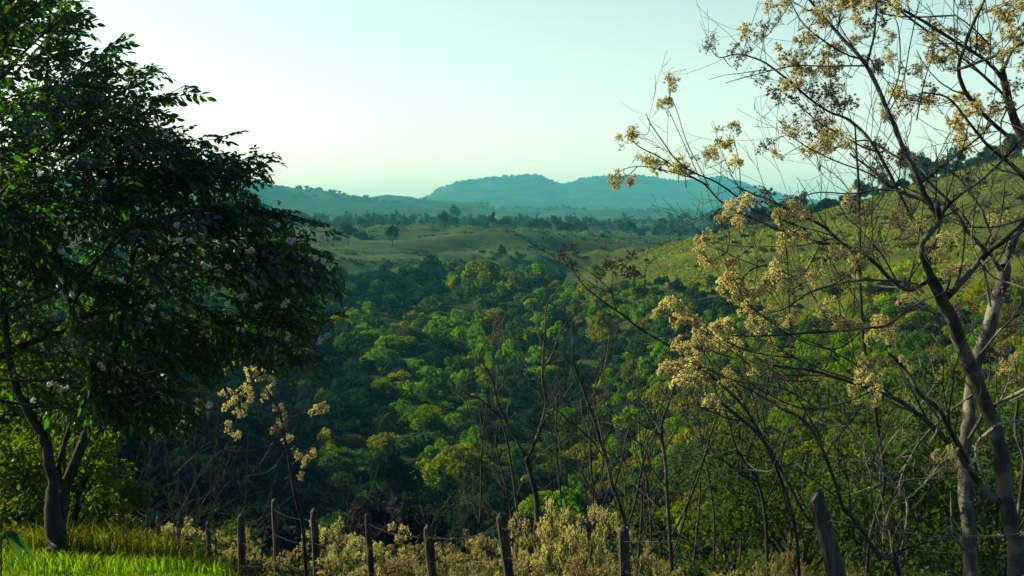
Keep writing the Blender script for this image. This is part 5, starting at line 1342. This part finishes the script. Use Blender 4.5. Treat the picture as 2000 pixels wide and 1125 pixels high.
# ------------------------------------------------------------------ fence
fence = thing("fence", base_at(1600, 6.8), "old barbed-wire fence of weathered wooden posts running down the slope", "fence")
fb = np.array(fence.location)
POSTS = [(1592, 968, 34, 6.8, 26, "thick split post with broken top and flared foot"), (1217, 1033, 23, 11.5, 3, "flat-topped post"), (978, 1008, 20, 13.0, 14, "slanting post"), (836, 1030, 19, 14.3, 9, "leaning broad post"),
         (719, 1004, 13, 16.0, 5, "thin post with sunlit left edge"), (614, 997, 15, 17.5, 4, "dark round post"), (537, 977, 13, 19.0, 3, "tall thin post"), (472, 1007, 15, 20.5, 0, None), (407, 1021, 10, 21.5, 3, None), (350, 1020, 8, 23.0, 1, None), (310, 1010, 9, 24.5, 2, None)]
tops = []
for i, (px, py, w, d, lean, lab) in enumerate(POSTS):
    g = np.random.default_rng(800 + i)
    top = P(px, py, d); rr = w / 2 / FOC * d
    sl = lean / 100.0
    zb = float(ground(top[0], d)) - .35
    hgt = top[2] - zb
    t = np.linspace(0, 1, 14)
    path = np.stack([top[0] + sl * hgt * (1 - t), np.full(14, d) + .03 * np.sin(t * 5), zb + hgt * t], -1)
    prof = np.interp(t, [0, .35, .7, .93, 1], [1.5 if i == 0 else 1.12, 1.25 if i == 0 else 1.05, 1.1 if i == 0 else 1.0, 1.0, .93])
    mb = MB(); sides = 9
    tube(mb, path - fb, rr * prof, sides, rough=.07, rng=g)
    if i == 0:      # jagged broken top
        v = mb.v[0]; e = (len(path) - 1) * sides
        v[e:e + sides, 2] += g.uniform(-.035, .04, sides); v[-1, 2] -= .02
    ob = mb.build("post", M['wood_post'], fence)
    if lab: ob["label"] = lab
    tops.append((path, rr))
def wire_line(frac, name="wire"):
    mb = MB(); g = np.random.default_rng(int(frac * 1000))
    ends = [P(2080, 1010, 5.4) - np.array([0, 0, (1 - frac) * .9])] + [p[0] * (1 - frac) + p[-1] * frac + np.array([0, -r * 1.02, 0]) for p, r in tops]
    for a, b_ in zip(ends[:-1], ends[1:]):
        n = 14; t = np.linspace(0, 1, n)[:, None]
        pt = a * (1 - t) + b_ * t; pt[:, 2] -= (.06 * np.sin(np.pi * t[:, 0])); pt += g.normal(size=pt.shape) * .006
        tube(mb, pt - fb, .0018, 4, cap=False)
        L = np.linalg.norm(b_ - a)
        if a[1] < 15:
            for s in np.arange(.1, L, .13):
                c = a * (1 - s / L) + b_ * (s / L); c[2] -= .06 * math.sin(math.pi * s / L)
                for _ in range(3):
                    dd = unit(g.normal(size=3)) * .02
                    tube(mb, [c - dd - fb, c - fb, c + dd - fb], .0022, 3, cap=False)
    mb.build(name, M['wire'], fence)
wire_line(.93); wire_line(.72); wire_line(.50)

# ------------------------------------------------------------------ lawn and weeds
def blades(name, n, xf, yr, hr, wr, mats, seed, keepf, lean=.35):
    g = np.random.default_rng(seed); mb = MB()
    x = g.uniform(*xf, n); y = g.uniform(*yr, n); k = keepf(x, y, g); x, y = x[k], y[k]; n = len(x)
    z = ground(x, y); h = g.uniform(*hr, n) * (1 + .5 * fbm(x * 1.3, y * 1.3, 4, 2)); a = g.uniform(0, 6.28, n); w = g.uniform(*wr, n)
    dx, dy = np.cos(a), np.sin(a); l = g.uniform(.1, lean, n) * h; la = g.uniform(0, 6.28, n)
    b_ = np.stack([x, y, z - .01], -1); s = np.stack([dx, dy, 0 * x], -1) * w[:, None]
    m_ = b_ + np.stack([np.cos(la) * l * .35, np.sin(la) * l * .35, h * .6], -1)
    t_ = b_ + np.stack([np.cos(la) * l * 1.3, np.sin(la) * l * 1.3, h * g.uniform(.75, 1.0, n)], -1)
    v = np.stack([b_ - s, b_ + s, m_ + s * .75, m_ - s * .75, t_], 1).reshape(-1, 3)
    i = np.arange(n) * 5; q = np.stack([i, i + 1, i + 2, i + 3], -1); t = np.stack([i + 3, i + 2, i + 4], -1)
    mi = g.choice(len(mats), n, p=[m[1] for m in mats]); tint = g.uniform(0, 1, n)
    for j in range(len(mats)):
        sel = np.nonzero(mi == j)[0]
        if len(sel) == 0: continue
        vv = v.reshape(n, 5, 3)[sel].reshape(-1, 3); i2 = np.arange(len(sel)) * 5
        mb.add(vv, np.stack([i2, i2 + 1, i2 + 2, i2 + 3], -1), None, j, tint[sel])
        mb.add(vv, None, np.stack([i2 + 3, i2 + 2, i2 + 4], -1), j, tint[sel])
    o = mb.build(name, [M[m[0]] for m in mats]); o["kind"] = "stuff"; return o
edge_y = lambda x: 8.75 + .18 * np.sin(x * 2.3) - np.clip(x + 2.3, 0, 3) * .75
blades("lawn_grass", 80000, (-6.5, -1.3), (6.4, 9.3), (.02, .055), (.002, .0042), [('grass', .84), ('straw', .16)], 91, lambda x, y, g: (y < edge_y(x) + g.normal(size=len(x)) * .12), .8)
blades("edge_grass", 5000, (-6.5, -1.3), (8.3, 9.4), (.07, .17), (.003, .006), [('grass', .75), ('weed', .2), ('straw', .05)], 92, lambda x, y, g: np.abs(y - edge_y(x) - .1) < .3, .5)
blades("tall_weeds", 26000, (-7.5, -1.0), (9.35, 13.5), (.10, .36), (.004, .010), [('weed', .60), ('straw', .28), ('grass', .12)], 93, lambda x, y, g: (y > edge_y(x) + .15) & (fbm(x * 1.1, y * 1.1, 8, 2) > -.25) & (x < -.9 - .12 * (y - 9)), .8)
blades("short_weeds", 7000, (-7.0, -1.2), (8.7, 9.6), (.05, .14), (.003, .008), [('weed', .6), ('straw', .3), ('leaf_dark', .1)], 95, lambda x, y, g: y > edge_y(x) + .1, .9)
blades("slope_weeds", 16000, (-5.0, 6.5), (7.0, 22.0), (.12, .45), (.004, .010), [('weed', .5), ('straw', .35), ('leaf_mid', .15)], 94, lambda x, y, g: (np.abs(x) < y * .55) & (x > -1.2), .9)
